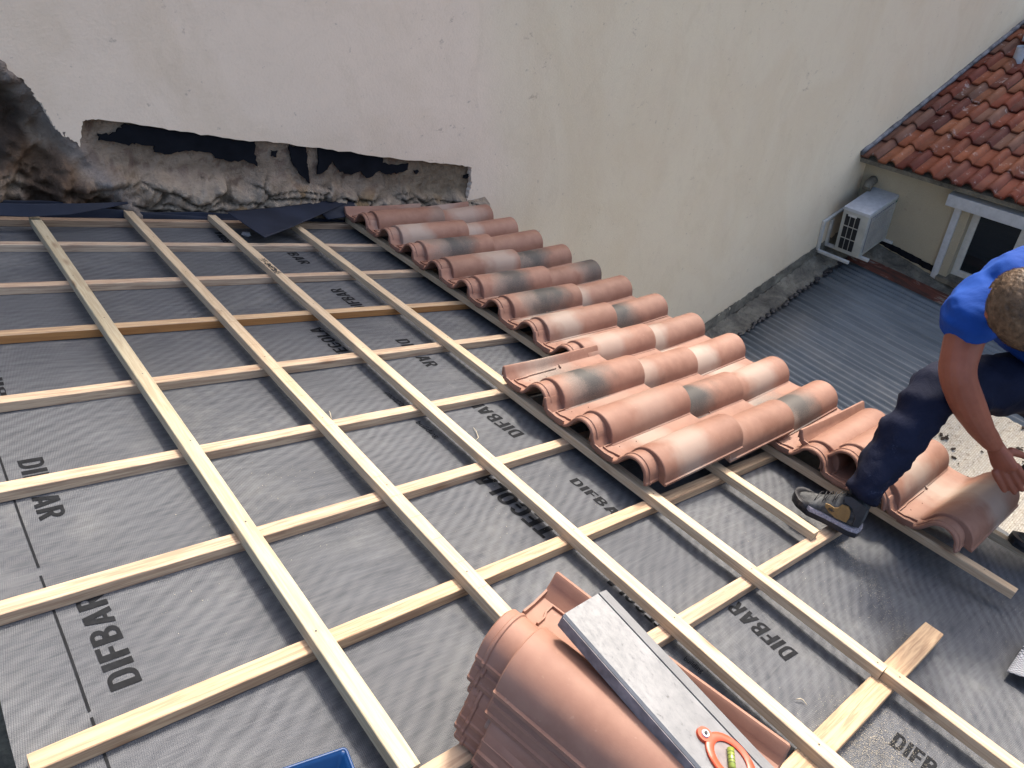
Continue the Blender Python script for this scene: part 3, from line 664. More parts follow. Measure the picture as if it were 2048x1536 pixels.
# masonry relief
bm=bmesh.new(); cl=bm.loops.layers.float_color.new('tone')
gx0,gx1,gz0,gz1=-1.0,2.82,-1.65,1.0; st=.0095; nx=int((gx1-gx0)/st); nz_=int((gz1-gz0)/st)
def sst(a,b,x): t=max(0,min(1,(x-a)/(b-a))); return t*t*(3-2*t)
def relief(x,z):
    zr=-x*math.tan(TH); hgt=z-zr          # height above the roof line
    q=Vector((x*1.0,0,z*1.0))
    n1=noise.noise(q*9); n2=noise.noise(q*22+Vector((3,1,2))); n3=noise.noise(q*50)
    wq=Vector((x+.10*noise.noise(q*5+Vector((7,0,0))),0,z+x*math.tan(TH)*.8+.06*noise.noise(q*7)))
    cell=noise.voronoi(Vector((wq.x*4.2,0,wq.z*12)))[0]; edge_=cell[1]-cell[0]; cid=noise.noise(Vector((math.floor(cell[0]*0),0,0)))
    ph_=noise.noise(Vector((wq.x*2.3,1,wq.z*5)))
    d=YW+.036+.005*n2+.007*n3+.004*n1
    ledge=1-sst(.10,.20,hgt+.05*n1+.03*noise.noise(Vector((x*3,0,0)))+(.03 if x>1.9 else 0))
    d-=ledge*(.045+.030*sst(0,.12,edge_)+.03*ph_+.022*n2+.018*n3)
    left=1-sst(.70,.80,x+.10*n1-.25*max(0,hgt-.15)*0+ (hgt-.3)*.20)
    left=max(0,left)
    d+=left*(.07-.11*sst(-.2,.5,noise.noise(q*6))-.035*n2-.02*n3)
    rim=math.exp(-((x+(hgt-.25)*.30-.80)/.055)**2)*(1 if hgt<.75 else .6)
    d-=rim*.035
    # colours
    mort=Vector((.265,.21,.16))*(1+.3*n1); 
    if n2>.25: mort=Vector((.19,.14,.11))
    brown=Vector((.22,.175,.12))
    c=mort.lerp(brown,sst(1.9,2.5,x)*.7)
    sto=Vector((.29,.245,.195))*(1+.4*ph_+.25*n2+.25*n3)
    if noise.noise(Vector((x*5,2,z*8)))>.33: sto=Vector((.24,.17,.10))
    if edge_<.05: sto=sto*.4
    c=c.lerp(sto,ledge)
    soot=Vector((.055,.042,.034)); warm=Vector((.14,.095,.066)); pale=Vector((.25,.20,.155))*(1+.6*n2)
    m=noise.noise(q*3.2+Vector((5,0,9))); 
    lc=soot.lerp(warm,sst(-.05,.35,m)).lerp(pale,sst(.28,.5,noise.noise(q*5)))
    lc=lc.lerp(pale*.8,sst(.45,.7,hgt))
    c=c.lerp(lc,left*(1-rim)); c=c.lerp(Vector((.23,.205,.19)),rim*.8)
    return d,c
grid=[];cols=[]
for i in range(nx+1):
    ga=[];ca=[]
    for j in range(nz_+1):
        x=gx0+st*i; z=gz0+st*j
        hg=z+x*math.tan(TH)
        if hg<-.35 or hg>1.15: ga.append(None); ca.append(None); continue
        d,c=relief(x,z); ga.append(bm.verts.new((x,d,z))); ca.append(c)
    grid.append(ga); cols.append(ca)
for i in range(nx):
    for j in range(nz_):
        q=[grid[i][j],grid[i+1][j],grid[i+1][j+1],grid[i][j+1]]
        if any(v is None for v in q): continue
        f=bm.faces.new(q); f.smooth=True
        cc=[cols[i][j],cols[i+1][j],cols[i+1][j+1],cols[i][j+1]]
        for l,c in zip(f.loops,cc): l[cl]=(*[max(0,t) for t in c],1)
child('exposed_masonry',bm,M['masonry'],RWL)
# bitumen remnants
def patch(pts,seed):
    rr=random.Random(seed); P=jag(pts+[pts[0]],4,.006,seed)[:-1]
    bm=bmesh.new(); vv=[bm.verts.new((x,YW+.0175,z)) for x,z in P]
    for t_ in tessellate_polygon([[v.co for v in vv]]):
        try: bm.faces.new([vv[k_] for k_ in t_])
        except ValueError: pass
    r_=bmesh.ops.extrude_face_region(bm,geom=bm.faces[:])
    for v in r_['geom']:
        if isinstance(v,bmesh.types.BMVert): v.co.y+=.012
    bmesh.ops.recalc_face_normals(bm,faces=bm.faces)
    child('bitumen_remnant',bm,M['bitumen'],RWL)
z1=lambda L:[wp(a/2.926,100+b/2.926,YW+.025) for a,b in L]
z2=lambda L:[wp(600+a/2.926,150+b/2.926,YW+.025) for a,b in L]
patch(z1([(575,492),(640,490),(700,460),(725,425),(870,445),(1200,485),(1490,525),(1490,600),(1505,680),(1430,640),(1350,655),(1260,630),(1220,600),(1120,585),(1050,590),(1020,605),(905,595),(900,560),(800,545),(740,550),(640,535),(580,520)]),1)
patch(z1([(1690,560),(1785,565),(1792,620),(1800,680),(1812,785),(1760,740),(1720,680),(1700,640)]),2)
patch(z2([(105,425),(200,432),(480,470),(480,510),(520,530),(600,520),(632,520),(620,560),(560,572),(520,580),(460,565),(390,600),(350,560),(290,585),(230,560),(185,500),(150,560),(100,580)]),3)
patch(z2([(665,555),(690,560),(675,585)]),4); patch(z2([(955,590),(985,580),(978,605),(958,605)]),6)
patch(z1([(1590,590),(1620,588),(1618,622),(1592,620)]),8)
# ---------------------------------------------------------------- loose flaps of underlay at the wall
def sheet(name,pts,mat,label,thick=.002,sag=.008):
    """pts: rows of roof-frame points -> smooth quad grid"""
    bm=bmesh.new(); nu,nv=28,14; rows_=len(pts); colsn=len(pts[0])
    def ev(u,v):
        fu=u*(colsn-1); fv=v*(rows_-1); i=min(int(fu),colsn-2); j=min(int(fv),rows_-2); a=fu-i; b=fv-j
        a=a*a*(3-2*a) if colsn>2 else a
        P=lambda j,i:Vector(pts[j][i])
        p=(P(j,i)*(1-a)+P(j,i+1)*a)*(1-b)+(P(j+1,i)*(1-a)+P(j+1,i+1)*a)*b
        p.z+=sag*noise.noise(Vector((p.x*5,p.y*6,2))); return p
    g_=[[bm.verts.new(ev(i/nu,j/nv)) for i in range(nu+1)] for j in range(nv+1)]
    for j in range(nv):
        for i in range(nu): bm.faces.new((g_[j][i],g_[j][i+1],g_[j+1][i+1],g_[j+1][i])).smooth=True
    o=link(name,bmmesh(name,bm),M[mat],None,RT); md=o.modifiers.new('s','SOLIDIFY'); md.thickness=thick; setp(o,label,'membrane flap'); return o
def rn(px,py,n): 
    p=roofpt(px,py,n); return (p.x,p.y,n)
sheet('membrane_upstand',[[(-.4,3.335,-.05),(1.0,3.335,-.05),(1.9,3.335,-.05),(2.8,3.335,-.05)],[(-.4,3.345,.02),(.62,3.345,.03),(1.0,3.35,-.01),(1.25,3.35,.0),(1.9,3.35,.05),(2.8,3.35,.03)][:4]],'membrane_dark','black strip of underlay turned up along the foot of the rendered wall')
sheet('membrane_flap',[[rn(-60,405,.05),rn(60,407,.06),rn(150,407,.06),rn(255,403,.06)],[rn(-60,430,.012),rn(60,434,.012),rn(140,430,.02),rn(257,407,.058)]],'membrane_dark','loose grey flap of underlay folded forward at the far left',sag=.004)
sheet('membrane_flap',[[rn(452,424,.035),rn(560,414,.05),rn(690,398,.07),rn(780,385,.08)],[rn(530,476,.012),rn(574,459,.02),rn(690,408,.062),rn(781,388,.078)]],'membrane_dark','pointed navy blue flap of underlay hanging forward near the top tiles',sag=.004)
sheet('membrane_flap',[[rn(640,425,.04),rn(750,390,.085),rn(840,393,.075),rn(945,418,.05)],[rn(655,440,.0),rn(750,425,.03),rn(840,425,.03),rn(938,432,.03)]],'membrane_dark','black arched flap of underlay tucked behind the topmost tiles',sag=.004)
bm=bmesh.new(); bmesh.ops.create_icosphere(bm,subdivisions=3,radius=.02)
for v in bm.verts: v.co*=1+.5*noise.noise(v.co*90); v.co.z*=.45
setp(link('mortar_crumb',bmmesh('crumb',bm,30),M['mortar'],None,RM(*rn(493,468,-.045))),'white crumb of mortar beside the pointed dark flap','rubble')
# ---------------------------------------------------------------- neighbour house: facade, roof, window
NH=empty('neighbour_house',Matrix.Translation((8,1,-3.5)),'neighbouring house at upper right with weathered red tiled roof and white window','house')
XF=8.0
bm=bmesh.new()
wy0,wy1,wz0,wz1=.95,2.30,-3.80,-2.93
box(bm,XF,XF+.25,wy1,YW,-6.2,-2.70); box(bm,XF,XF+.25,-1.5,wy0,-6.2,-2.70); box(bm,XF,XF+.25,wy0,wy1,wz1,-2.70); box(bm,XF,XF+.25,wy0,wy1,-6.2,wz0)
child('wall',bm,M['render_house'],NH)
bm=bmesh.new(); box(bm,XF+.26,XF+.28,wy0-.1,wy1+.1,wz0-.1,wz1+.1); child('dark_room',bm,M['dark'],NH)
WN=[]
bm=bmesh.new()
fx0,fx1=XF+.10,XF+.15
box(bm,fx0,fx1,wy1-.16,wy1-.09,wz0+.0,wz1,.004); box(bm,fx0,fx1,wy0+.05,wy0+.11,wz0,wz1,.004)
box(bm,fx0+.002,fx1-.002,wy0+.11,wy1-.16,wz1-.06,wz1,.004); box(bm,fx0+.002,fx1-.002,wy0+.11,wy1-.16,wz0,wz0+.07,.004)
box(bm,fx0-.01,fx1-.01,1.62,1.74,wz0+.07,wz1-.06,.004)
wo=child('window',bm,M['white_pvc'],NH,30)
bm=bmesh.new(); box(bm,fx0+.02,fx0+.026,wy0+.11,wy1-.16,wz0+.07,wz1-.06); child('pane',bm,M['glass'],wo)
bm=bmesh.new(); box(bm,XF-.03,XF+.0,wy1-.005,wy1+.06,-3.86,-2.945,.004); box(bm,XF-.03,XF,wy0-.06,wy0,-3.86,-2.945,.004); box(bm,XF-.028,XF-.002,wy0,wy1-.005,-2.99,-2.947,.003); child('shutter_guide',bm,M['white'],NH,30)
bm=bmesh.new(); box(bm,XF-.13,XF-.001,wy0-.08,2.43,-2.945,-2.82,.006); child('shutter_box',bm,M['white'],NH,30)
bm=bmesh.new(); box(bm,XF+.0,XF+.12,wy1-.09,wy1-.002,wz0,wz1); child('reveal',bm,M['render_house'],NH)
bm=bmesh.new(); box(bm,XF-.05,XF+.09,wy0-.02,wy1-.003,wz0-.05,wz0+.004,.004); child('sill',bm,M['cement'],NH)
# tiled roof, eave along X=7.86
bm=bmesh.new(); cl=bm.loops.layers.float_color.new('tone')
sl_=math.atan(.14); du=Vector((math.cos(sl_),0,math.sin(sl_))); dn=Vector((-math.sin(sl_),0,math.cos(sl_)))
rr=random.Random(11); pw=.197; gz=.375
prof=[(0,.004),(.03,.0),(.075,.0),(.09,.006),(.098,.022),(.112,.045),(.135,.058),(.158,.052),(.178,.032),(.19,.012),(.197,.004)]
for c in range(26):
    y1_=3.39-c*pw
    for r in range(14):
        base=rr.choice([(.42,.10,.045),(.50,.14,.06),(.34,.08,.045),(.55,.18,.08),(.38,.12,.07),(.28,.075,.05),(.58,.22,.10),(.40,.20,.13)]); kk=rr.uniform(.8,1.15); tone=(base[0]*kk,base[1]*kk,base[2]*kk,1)
        o_=Vector((7.80,y1_,-2.685))+du*(r*gz+rr.uniform(-.012,.012))+Vector((0,rr.uniform(-.006,.006),0))
        rg=[]
        tk=.014; tilt=.02
        for (u,zz) in ((0,0),(0,0),(gz+.03,0)):
            pass
        secs=[]
        for u,lift,edgeoff in ((.0,.026,-.014),(.001,.026,-.003),(.008,.028,0),(gz*.5,.016,0),(gz+.03,.0,0)):
            secs.append([o_+du*u+dn*(z_*(1.0)+lift+edgeoff)+Vector((0,-yy,0)) for yy,z_ in prof])
        vr=[[bm.verts.new(p) for p in s_] for s_ in secs]
        for A,B in zip(vr,vr[1:]):
            for q in range(len(prof)-1):
                f=bm.faces.new((A[q],B[q],B[q+1],A[q+1])); f.smooth=True
                for l in f.loops: l[cl]=tone
        # front lip thickness
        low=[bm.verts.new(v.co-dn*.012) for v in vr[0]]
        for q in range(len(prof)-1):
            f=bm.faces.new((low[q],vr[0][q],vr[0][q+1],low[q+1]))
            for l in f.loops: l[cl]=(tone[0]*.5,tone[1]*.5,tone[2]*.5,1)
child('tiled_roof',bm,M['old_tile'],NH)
bm=bmesh.new(); 
a=Vector((7.83,0,-2.70)); 
vs=[bm.verts.new(Vector((7.83,y,-2.703))+du*u-dn*t) for u in(0,5.2) for y in(-1.7,3.395) for t in (0,.05)]
for q in ((0,1,3,2),(4,6,7,5),(0,2,6,4),(1,5,7,3),(0,4,5,1),(2,3,7,6)): bm.faces.new([vs[i] for i in q])
child('eaves_board',bm,M['cement'],NH)
bm=bmesh.new(); P0=Vector((10.70,3.17,-2.14)); RMx=Matrix.Translation(P0)@Matrix.Rotation(-sl_,4,'Y')
box(bm,0,1.0,-.8,0,-.08,.03,.008,RMx); sk_=child('skylight_frame',bm,M['white'],NH,30)
bm=bmesh.new(); box(bm,.06,.94,-.74,-.06,.031,.036,0,RMx); child('skylight_pane',bm,plain('blue_glass',(.25,.33,.40),.15,.6,.1,3),NH)
bm=bmesh.new(); tube(bm,[(10.32,3.02,-2.33),(10.32,3.02,-2.15)],.055,16,0,False); child('vent_pipe',bm,M['white'],NH,50)
# mortar fillet along rake
bm=bmesh.new(); pts=[]
for i in range(60):
    u=i/59*5.1; p=Vector((7.80,3.385,-2.66))+du*u+Vector((0,.0,.02+.012*noise.noise(Vector((u*6,0,0))))); pts.append(p)
tube(bm,pts,[.026+.014*noise.noise(Vector((i*.6,3,0))) for i in range(60)],7); child('mortar_fillet',bm,plain('grey_fillet',(.13,.13,.14),.9,.2,.6,9),NH)
# ---------------------------------------------------------------- air conditioner on the wall
ACX=7.42
AC=empty('air_conditioner',Matrix.Translation((ACX,3.1,-3.62)),'dusty beige air conditioner unit bracketed to the cream wall in the corner','air conditioner')
y0,y1,z0,z1=2.955,3.245,-3.61,-3.07; x0,x1=ACX,ACX+.66
bm=bmesh.new(); box(bm,x0,x1,y0,y1,z0,z1,.012); child('casing',bm,M['beige_pvc'],AC,30)
bm=bmesh.new(); box(bm,x0-.004,x1+.004,y0-.004,y1+.004,z1-.03,z1+.006,.008); child('lid',bm,M['white'],AC,30)
bm=bmesh.new(); box(bm,x0+.06,x1-.14,y0-.004,y0-.001,z0+.05,z1-.06); gr=child('coil',bm,M['fin'],AC)
bm=bmesh.new()
for i in range(12): xx=x0+.07+i*(x1-x0-.22)/11.; box(bm,xx,xx+.006,y0-.016,y0-.004,z0+.05,z1-.06)
for i in range(3): zz=z0+.06+i*.19; box(bm,x0+.055,x1-.135,y0-.020,y0-.0165,zz,zz+.004)
child('front_grille',bm,M['beige_pvc'],AC)
bm=bmesh.new()
for i in range(3):
    for j in range(3): ya=y0+.085+i*.058; za=z0+.05+j*.145; box(bm,x0-.004,x0+.01,ya,ya+.048,za,za+.13)
child('side_vent',bm,M['dark'],AC)
bm=bmesh.new(); box(bm,x0-.007,x0-.004,y0+.125,y0+.225,z1-.085,z1-.06); child('handle',bm,M['white_pvc'],AC)
bm=bmesh.new(); box(bm,x1-.11,x1-.03,y0-.003,y0-.001,z1-.075,z1-.055); child('badge',bm,plain('green_badge',(.02,.12,.07),.5),AC)
for xx in (x0+.06,x1-.10):
    bm=bmesh.new(); box(bm,xx,xx+.035,y0-.09,YW-.002,z0-.035,z0-.004,.003); box(bm,xx-.001,xx+.036,YW-.035,YW-.003,z0-.036,z0+.30,.003)
    child('wall_bracket',bm,M['white_pvc'],AC,30)
bm=bmesh.new(); box(bm,x0-.12,x0-.085,YW-.035,YW-.003,z0-.03,z0+.33,.003); box(bm,x0-.12,x1-.1,YW-.034,YW-.004,z0+.33,z0+.36,.003); box(bm,x0-.12,x0-.088,y1-.25,YW-.004,z0-.034,z0-.004,.003); child('bracket_frame',bm,M['white_pvc'],AC,30)
bm=bmesh.new(); tube(bm,[(7.98,3.26,-2.98),(7.90,3.26,-2.985),(7.84,3.25,-3.03)],.05,14)
setp(link('vent_cowl',bmmesh('cowl',bm,40),M['cement'],None),'small mossy round vent cowl just above the air conditioner','vent')
# ---------------------------------------------------------------- lower roofs
KS=.07
def zc(y): return -3.80-KS*(3.25-y)
bm=bmesh.new(); nx_=900; X0_,X1_=2.7,7.62; ys=[-1.6,0,1.2,2.2,2.6,3.24]; rows_=[]
for yi,y in enumerate(ys):
    row=[]
    for i in range(nx_+1):
        x=X0_+(X1_-X0_)*i/nx_; z=zc(y)+.0095*math.sin(2*math.pi*x/.076)+.004*math.floor((x-2.7)/.83)*0+(.016 if int((x-2.7)/.86)%2 else 0)
        row.append(bm.verts.new((x,y+(.012*noise.noise(Vector((x*20,0,0))) if yi==5 else 0),z)))
    rows_.append(row)
for A,B in zip(rows_,rows_[1:]):
    for i in range(nx_): bm.faces.new((A[i],A[i+1],B[i+1],B[i])).smooth=True
o=link('corrugated_roof',bmmesh('corr',bm),M['corr'],None); setp(o,'blue grey corrugated metal roof below the eaves','corrugated roof'); md=o.modifiers.new('s','SOLIDIFY'); md.thickness=.002
# flashing strip at the wall + facade
FL=empty('mortar_flashing',Matrix.Translation((5,3.3,-3.7)),'rough grey mortar flashing where the corrugated roof meets the cream wall','flashing')
def rough(bm,P00,P10,P01,P11,nu,nv,amp,sc_):
    P00,P10,P01,P11=map(Vector,(P00,P10,P01,P11)); nn=(P10-P00).cross(P01-P00).normalized(); g_=[]
    for i in range(nu+1):
        r_=[]
        for j in range(nv+1):
            a,b=i/nu,j/nv; p=(P00*(1-a)+P10*a)*(1-b)+(P01*(1-a)+P11*a)*b
            ed=1 if 0<j<nv else 1.6
            p=p+nn*amp*noise.noise(p*sc_)+Vector((0,amp*ed*noise.noise(p*sc_*2+Vector((9,0,0))),0)); r_.append(bm.verts.new(p))
        g_.append(r_)
    for i in range(nu):
        for j in range(nv): bm.faces.new((g_[i][j],g_[i+1][j],g_[i+1][j+1],g_[i][j+1])).smooth=True
bm=bmesh.new(); rough(bm,(2.7,3.16,-3.78),(8.0,3.16,-3.78),(2.7,YW-.02,-3.70),(8.0,YW-.02,-3.70),260,8,.02,9)
rough(bm,(2.7,YW-.015,-3.72),(8.0,YW-.015,-3.72),(2.7,YW-.004,-3.58),(8.0,YW-.004,-3.58),260,6,.008,9)
child('mortar_band',bm,M['cement'],FL)
bm=bmesh.new(); rr=random.Random(4)
for i in range(110):
    x=3+4.6*rr.random(); bmesh.ops.create_icosphere(bm,subdivisions=1,radius=rr.uniform(.012,.03),matrix=Matrix.Translation((x,3.155+rr.uniform(-.02,.02),-3.77))@Matrix.Diagonal((1.3,1,.6,1)))
child('tar_residue',bm,M['black'],FL)['kind']='stuff'
LG=empty('cement_ledge',Matrix.Translation((7.8,2,-3.8)),'mossy cement ledge along the foot of the neighbouring facade','ledge')
def za(y): return -3.70-.20*(3.2-y)
bm=bmesh.new(); rough(bm,(7.74,YW-.02,za(3.4)-.09),(7.74,-1.5,za(-1.5)-.09),(7.80,YW-.02,za(3.4)-.0),(7.80,-1.5,za(-1.5)-.0),200,6,.012,10)
rough(bm,(7.80,YW-.02,za(3.4)),(7.80,-1.5,za(-1.5)),(8.0,YW-.02,za(3.4)+.03),(8.0,-1.5,za(-1.5)+.03),200,6,.012,10)
child('cement_fillet',bm,M['cement'],LG)
bm=bmesh.new(); rough(bm,(7.985,3.2,-3.66),(7.985,2.34,-3.80),(7.993,3.2,-3.60),(7.993,2.34,-3.72),80,4,.02,14); child('tar_strip',bm,M['bitumen'],LG)
bm=bmesh.new(); vs=[bm.verts.new(p) for p in ((7.58,3.2,zc(3.2)+.03),(7.78,3.2,zc(3.2)+.035),(7.78,-1.5,zc(-1.5)+.03),(7.58,-1.5,zc(-1.5)+.03))]; bm.faces.new(vs[::-1])
child('rusty_strip',bm,M['rust'],LG)
# ribbed pale panel
bm=bmesh.new(); nu,nv=160,110; g_=[]
PX0,PX1,PY0,PY1=2.9,6.42,-1.6,1.28
for i in range(nu+1):
    r_=[]
    for j in range(nv+1):
        x=PX0+(PX1-PX0)*i/nu; y=PY0+(PY1-PY0)*j/nv; r_.append(bm.verts.new((x,y,zc(y)+.075+.006*math.sin(2*math.pi*y/.09)+.004*noise.noise(Vector((x*9,y*9,0))))))
    g_.append(r_)
for i in range(nu):
    for j in range(nv): bm.faces.new((g_[i][j],g_[i+1][j],g_[i+1][j+1],g_[i][j+1])).smooth=True
o=link('ribbed_panel',bmmesh('panel',bm),M['gravel'],None); setp(o,'pale gravelly ribbed sheet lying behind the worker forearm on the lower roof','roof panel'); md=o.modifiers.new('s','SOLIDIFY'); md.thickness=.03
bm=bmesh.new(); rr=random.Random(8)
for i in range(330):
    x=rr.uniform(4.5,6.4); y=rr.uniform(-.6,1.25)
    if noise.noise(Vector((x*2,y*2,1)))<rr.uniform(-.3,.5): continue
    r_=rr.uniform(.006,.018); bmesh.ops.create_icosphere(bm,subdivisions=1,radius=r_,matrix=Matrix.Translation((x,y,zc(y)+.085))@Matrix.Rotation(rr.uniform(0,6),4,'Z')@Matrix.Diagonal((1.8,1,.4,1)))
setp(link('debris',bmmesh('debris',bm),M['ground']),'dark crumbs of debris strewn over the pale ribbed sheet','debris',kind='stuff')
# ---------------------------------------------------------------- worker
def skin(name,V,E,rad,root=0,sub=2):
    me=bpy.data.meshes.new(name); me.from_pydata([tuple(v) for v in V],E,[]); o=bpy.data.objects.new(name,me); COL.objects.link(o)
    sk=o.modifiers.new('k','SKIN'); sk.use_smooth_shade=True; sk.branch_smoothing=.6
    ly=me.skin_vertices[0] if me.skin_vertices else None
    for i,r_ in enumerate(rad):
        d=me.skin_vertices[0].data[i]; d.radius=(r_,r_) if not isinstance(r_,tuple) else r_; d.use_root=(i==root)
    ss=o.modifiers.new('s','SUBSURF'); ss.levels=sub; ss.render_levels=sub
    dg=bpy.context.evaluated_depsgraph_get(); m2=bpy.data.meshes.new_from_object(o.evaluated_get(dg)); bpy.data.objects.remove(o)
    for p in m2.polygons: p.use_smooth=True
    return m2
def wrinkle(me,amp,freq,dirv=(1,1,1),seed=0):
    me.update(); ns_=[v.normal.copy() for v in me.vertices]
    for v,n_ in zip(me.vertices,ns_):
        q=Vector((v.co.x*dirv[0],v.co.y*dirv[1],v.co.z*dirv[2]))*freq+Vector((seed,seed*2,0))
        k_=1-abs(noise.noise(q))*2; v.co+=n_*amp*(k_-.5)
wk=at(1960,700,2.1)
WKR=empty('person',Matrix.Translation(W(2.25,.45,0)),'worker in blue t-shirt and navy trousers crouching at the eaves, head bowed over the tiles','person')
def wchild(name,me,mat,par=None):
    par=par or WKR; me.materials.clear(); me.materials.append(mat); o=bpy.data.objects.new(name,me); COL.objects.link(o); o.parent=par; o.matrix_local=par.matrix_world.inverted(); return o
hip=at(2165,775,2.40); waist=at(2150,700,2.30); chest=at(2115,600,2.10); ubk=at(2070,560,1.98); neckb=at(2052,572,1.90)
shR=at(1948,612,1.98); shL=at(2200,520,1.95); elR=at(1910,742,1.98); wrR=at(1992,896,2.10); hd=at(2049,616,1.76)
elL=at(2290,700,2.0); wrL=at(2200,850,2.2)
hipR=at(2110,765,2.36); knR=at(1868,775,2.12); ankR=at(1722,992,2.17)
hipL=at(2230,800,2.45); knL=at(2300,900,2.1); ankL=at(2085,1085,2.35)
# body (head, neck, arms, hand)
mid=lambda a,b,t:a.lerp(b,t)
V=[neckb,mid(neckb,hd,.45),hd,                     #0,1,2
   mid(neckb,shR,.6),shR,mid(shR,elR,.45),elR,mid(elR,wrR,.28),mid(elR,wrR,.65),wrR,  #3..9
   mid(neckb,shL,.6),shL,mid(shL,elL,.5),elL,mid(elL,wrL,.4),wrL,   #10..15
   ubk,chest,waist]
V[6]=at(1911,745,1.97); V[7]=at(1930,800,2.0); V[8]=at(1962,858,2.05)
E_=[(0,1),(0,3),(3,4),(4,5),(5,6),(6,7),(7,8),(8,9),(0,10),(10,11),(11,12),(12,13),(13,14),(14,15),(0,16),(16,17),(17,18)]
# head as own shape joined by skin: finer
fdir=(at(2060,720,1.86)-hd).normalized()     # crown->face direction roughly down
rad=[.055,.055,.06,.06,.064,.055,.050,.050,.037,.0265,.06,.06,.05,.046,.04,.032,.11,.13,.13]
V2=[v for i,v in enumerate(V) if i!=2]; 
remap={i:(i if i<2 else i-1) for i in range(len(V)) if i!=2}
E2=[(remap[a],remap[b]) for a,b in E_ if 2 not in(a,b)]; r2=[r_ for i,r_ in enumerate(rad) if i!=2]
body=skin('body',V2,E2,r2,0,2)
# head mesh: ellipsoid with features, added into the same mesh
up=(hd-neckb).normalized()               # not used directly
view=(CAMP-hd).normalized()
face=(tw(Vector((.42,.70,.58)))).normalized(); crown=tw(Vector((-.35,-.05,-.93))); crown=(crown-face*crown.dot(face)).normalized(); side=crown.cross(face)
bm=bmesh.new(); bmesh.ops.create_icosphere(bm,subdivisions=5,radius=1)
def gs(p,c,r_): return math.exp(-((p-Vector(c)).length/r_)**2)
for v in bm.verts:
    p=v.co.copy(); x,y,z=p            # x side, y face, z crown
    q=Vector((x*.076,y*.097,z*.112)); 
    if z<0: q.x*=1+.22*z*.9; q.y*=1+.06*z
    if z<-.2 and y<0: q.y*=1+.35*(z+.2)
    q.y+=.022*gs(p,(0,1,-.18),.16)+.008*gs(p,(0,1,-.52),.16)+.010*gs(p,(0,.95,-.85),.2)
    for sx_ in(-1,1): q.y-=.012*gs(p,(.38*sx_,.93,.02),.17); q.y+=.005*gs(p,(.35*sx_,.93,.22),.15); q.x+=sx_*.012*gs(p,(sx_,-.02,-.1),.16)
    v.co=hd+side*q.x+face*q.y+crown*q.z
for f in bm.faces: f.smooth=True
hm=bmesh.new(); hm.from_mesh(body); me_t=bpy.data.meshes.new('t'); bm.to_mesh(me_t); hm.from_mesh(me_t)
# hand: palm and fingers
def frame(a,b,hint):
    x=(b-a).normalized(); z=(hint-x*hint.dot(x)).normalized(); return x,z.cross(x),z
palmc=at(2008,945,2.14); kn=at(2022,968,2.17)
vw=(CAMP-palmc).normalized()
xd,yd,zd=frame(wrR,at(2048,1012,2.115),vw)          # xd to fingertips, zd to the camera, yd across
def skinhand():
    Vh=[wrR+xd*-.035,wrR+xd*.005,wrR+xd*.045,wrR+xd*.085]; Eh=[(0,1),(1,2),(2,3)]; rh=[(.022,.026),(.019,.029),(.019,.041),(.016,.045)]
    m=skin('palm',Vh,Eh,rh,0,2); out=[m]
    for i,(off,ln,cu) in enumerate(((-.030,.078,.50),(-.0105,.092,.42),(.009,.088,.40),(.028,.070,.46))):
        b=wrR+xd*.080+yd*off; p=[b-xd*.02,b]; d=xd.copy(); 
        for sg,fr in enumerate((.42,.32,.26)):
            a_=cu*(.35+.35*sg); dd=(xd*math.cos(a_)-zd*math.sin(a_)+yd*(off*.9+.05)).normalized(); p.append(p[-1]+dd*ln*fr)
        rr2=[.0115,.0112,.0100,.0092,.0076]
        out.append(skin('f',p,[(k_,k_+1) for k_ in range(4)],rr2,0,2))
    tb=wrR+xd*.022+yd*.03; td=(xd*.75+yd*.6-zd*.45).normalized(); p=[tb-td*.01,tb+td*.028,tb+td*.052+xd*.004,tb+td*.062+xd*.020]
    out.append(skin('th',p,[(0,1),(1,2),(2,3)],[.015,.0115,.0098,.0078],0,2)); return out
for m in skinhand(): hm.from_mesh(m)
me=bpy.data.meshes.new('body'); hm.to_mesh(me); hm.free()
for p in me.polygons: p.use_smooth=True
wrinkle(me,.0012,18)
tmp=bpy.data.objects.new('tmpb',me); COL.objects.link(tmp); rm=tmp.modifiers.new('r','REMESH'); rm.mode='VOXEL'; rm.voxel_size=.0030; rm.use_smooth_shade=True
sm=tmp.modifiers.new('sm','SMOOTH'); sm.iterations=2; sm.factor=.4
dg=bpy.context.evaluated_depsgraph_get(); me2=bpy.data.meshes.new_from_object(tmp.evaluated_get(dg)); bpy.data.objects.remove(tmp)
wchild('body',me2,M['skin'])
# hair cap
bm=bmesh.new(); bmesh.ops.create_icosphere(bm,subdivisions=6,radius=1); dele=[]
for v in bm.verts:
    p=v.co.copy(); x,y,z=p; k_=1.03+.02*noise.noise(p*14)+.012*noise.noise(p*40)
    keep=z>(-.02+.55*max(0,y) if y>-.2 else -.55)+.05*noise.noise(p*6)
    if abs(x)>.75 and y<.35: keep=z>-.28
    q=Vector((x*.0795,y*.101,z*.1155))*k_
    if z<0: q.x*=1+.2*z
    if z<-.2 and y<0: q.y*=1+.35*(z+.2)
    if not keep: dele.append(v)
    v.co=hd+side*q.x+face*q.y+crown*q.z
bmesh.ops.delete(bm,geom=dele,context='VERTS')
for f in bm.faces: f.smooth=True
hair=wchild('hair',bmmesh('hair',bm),M['hair'])
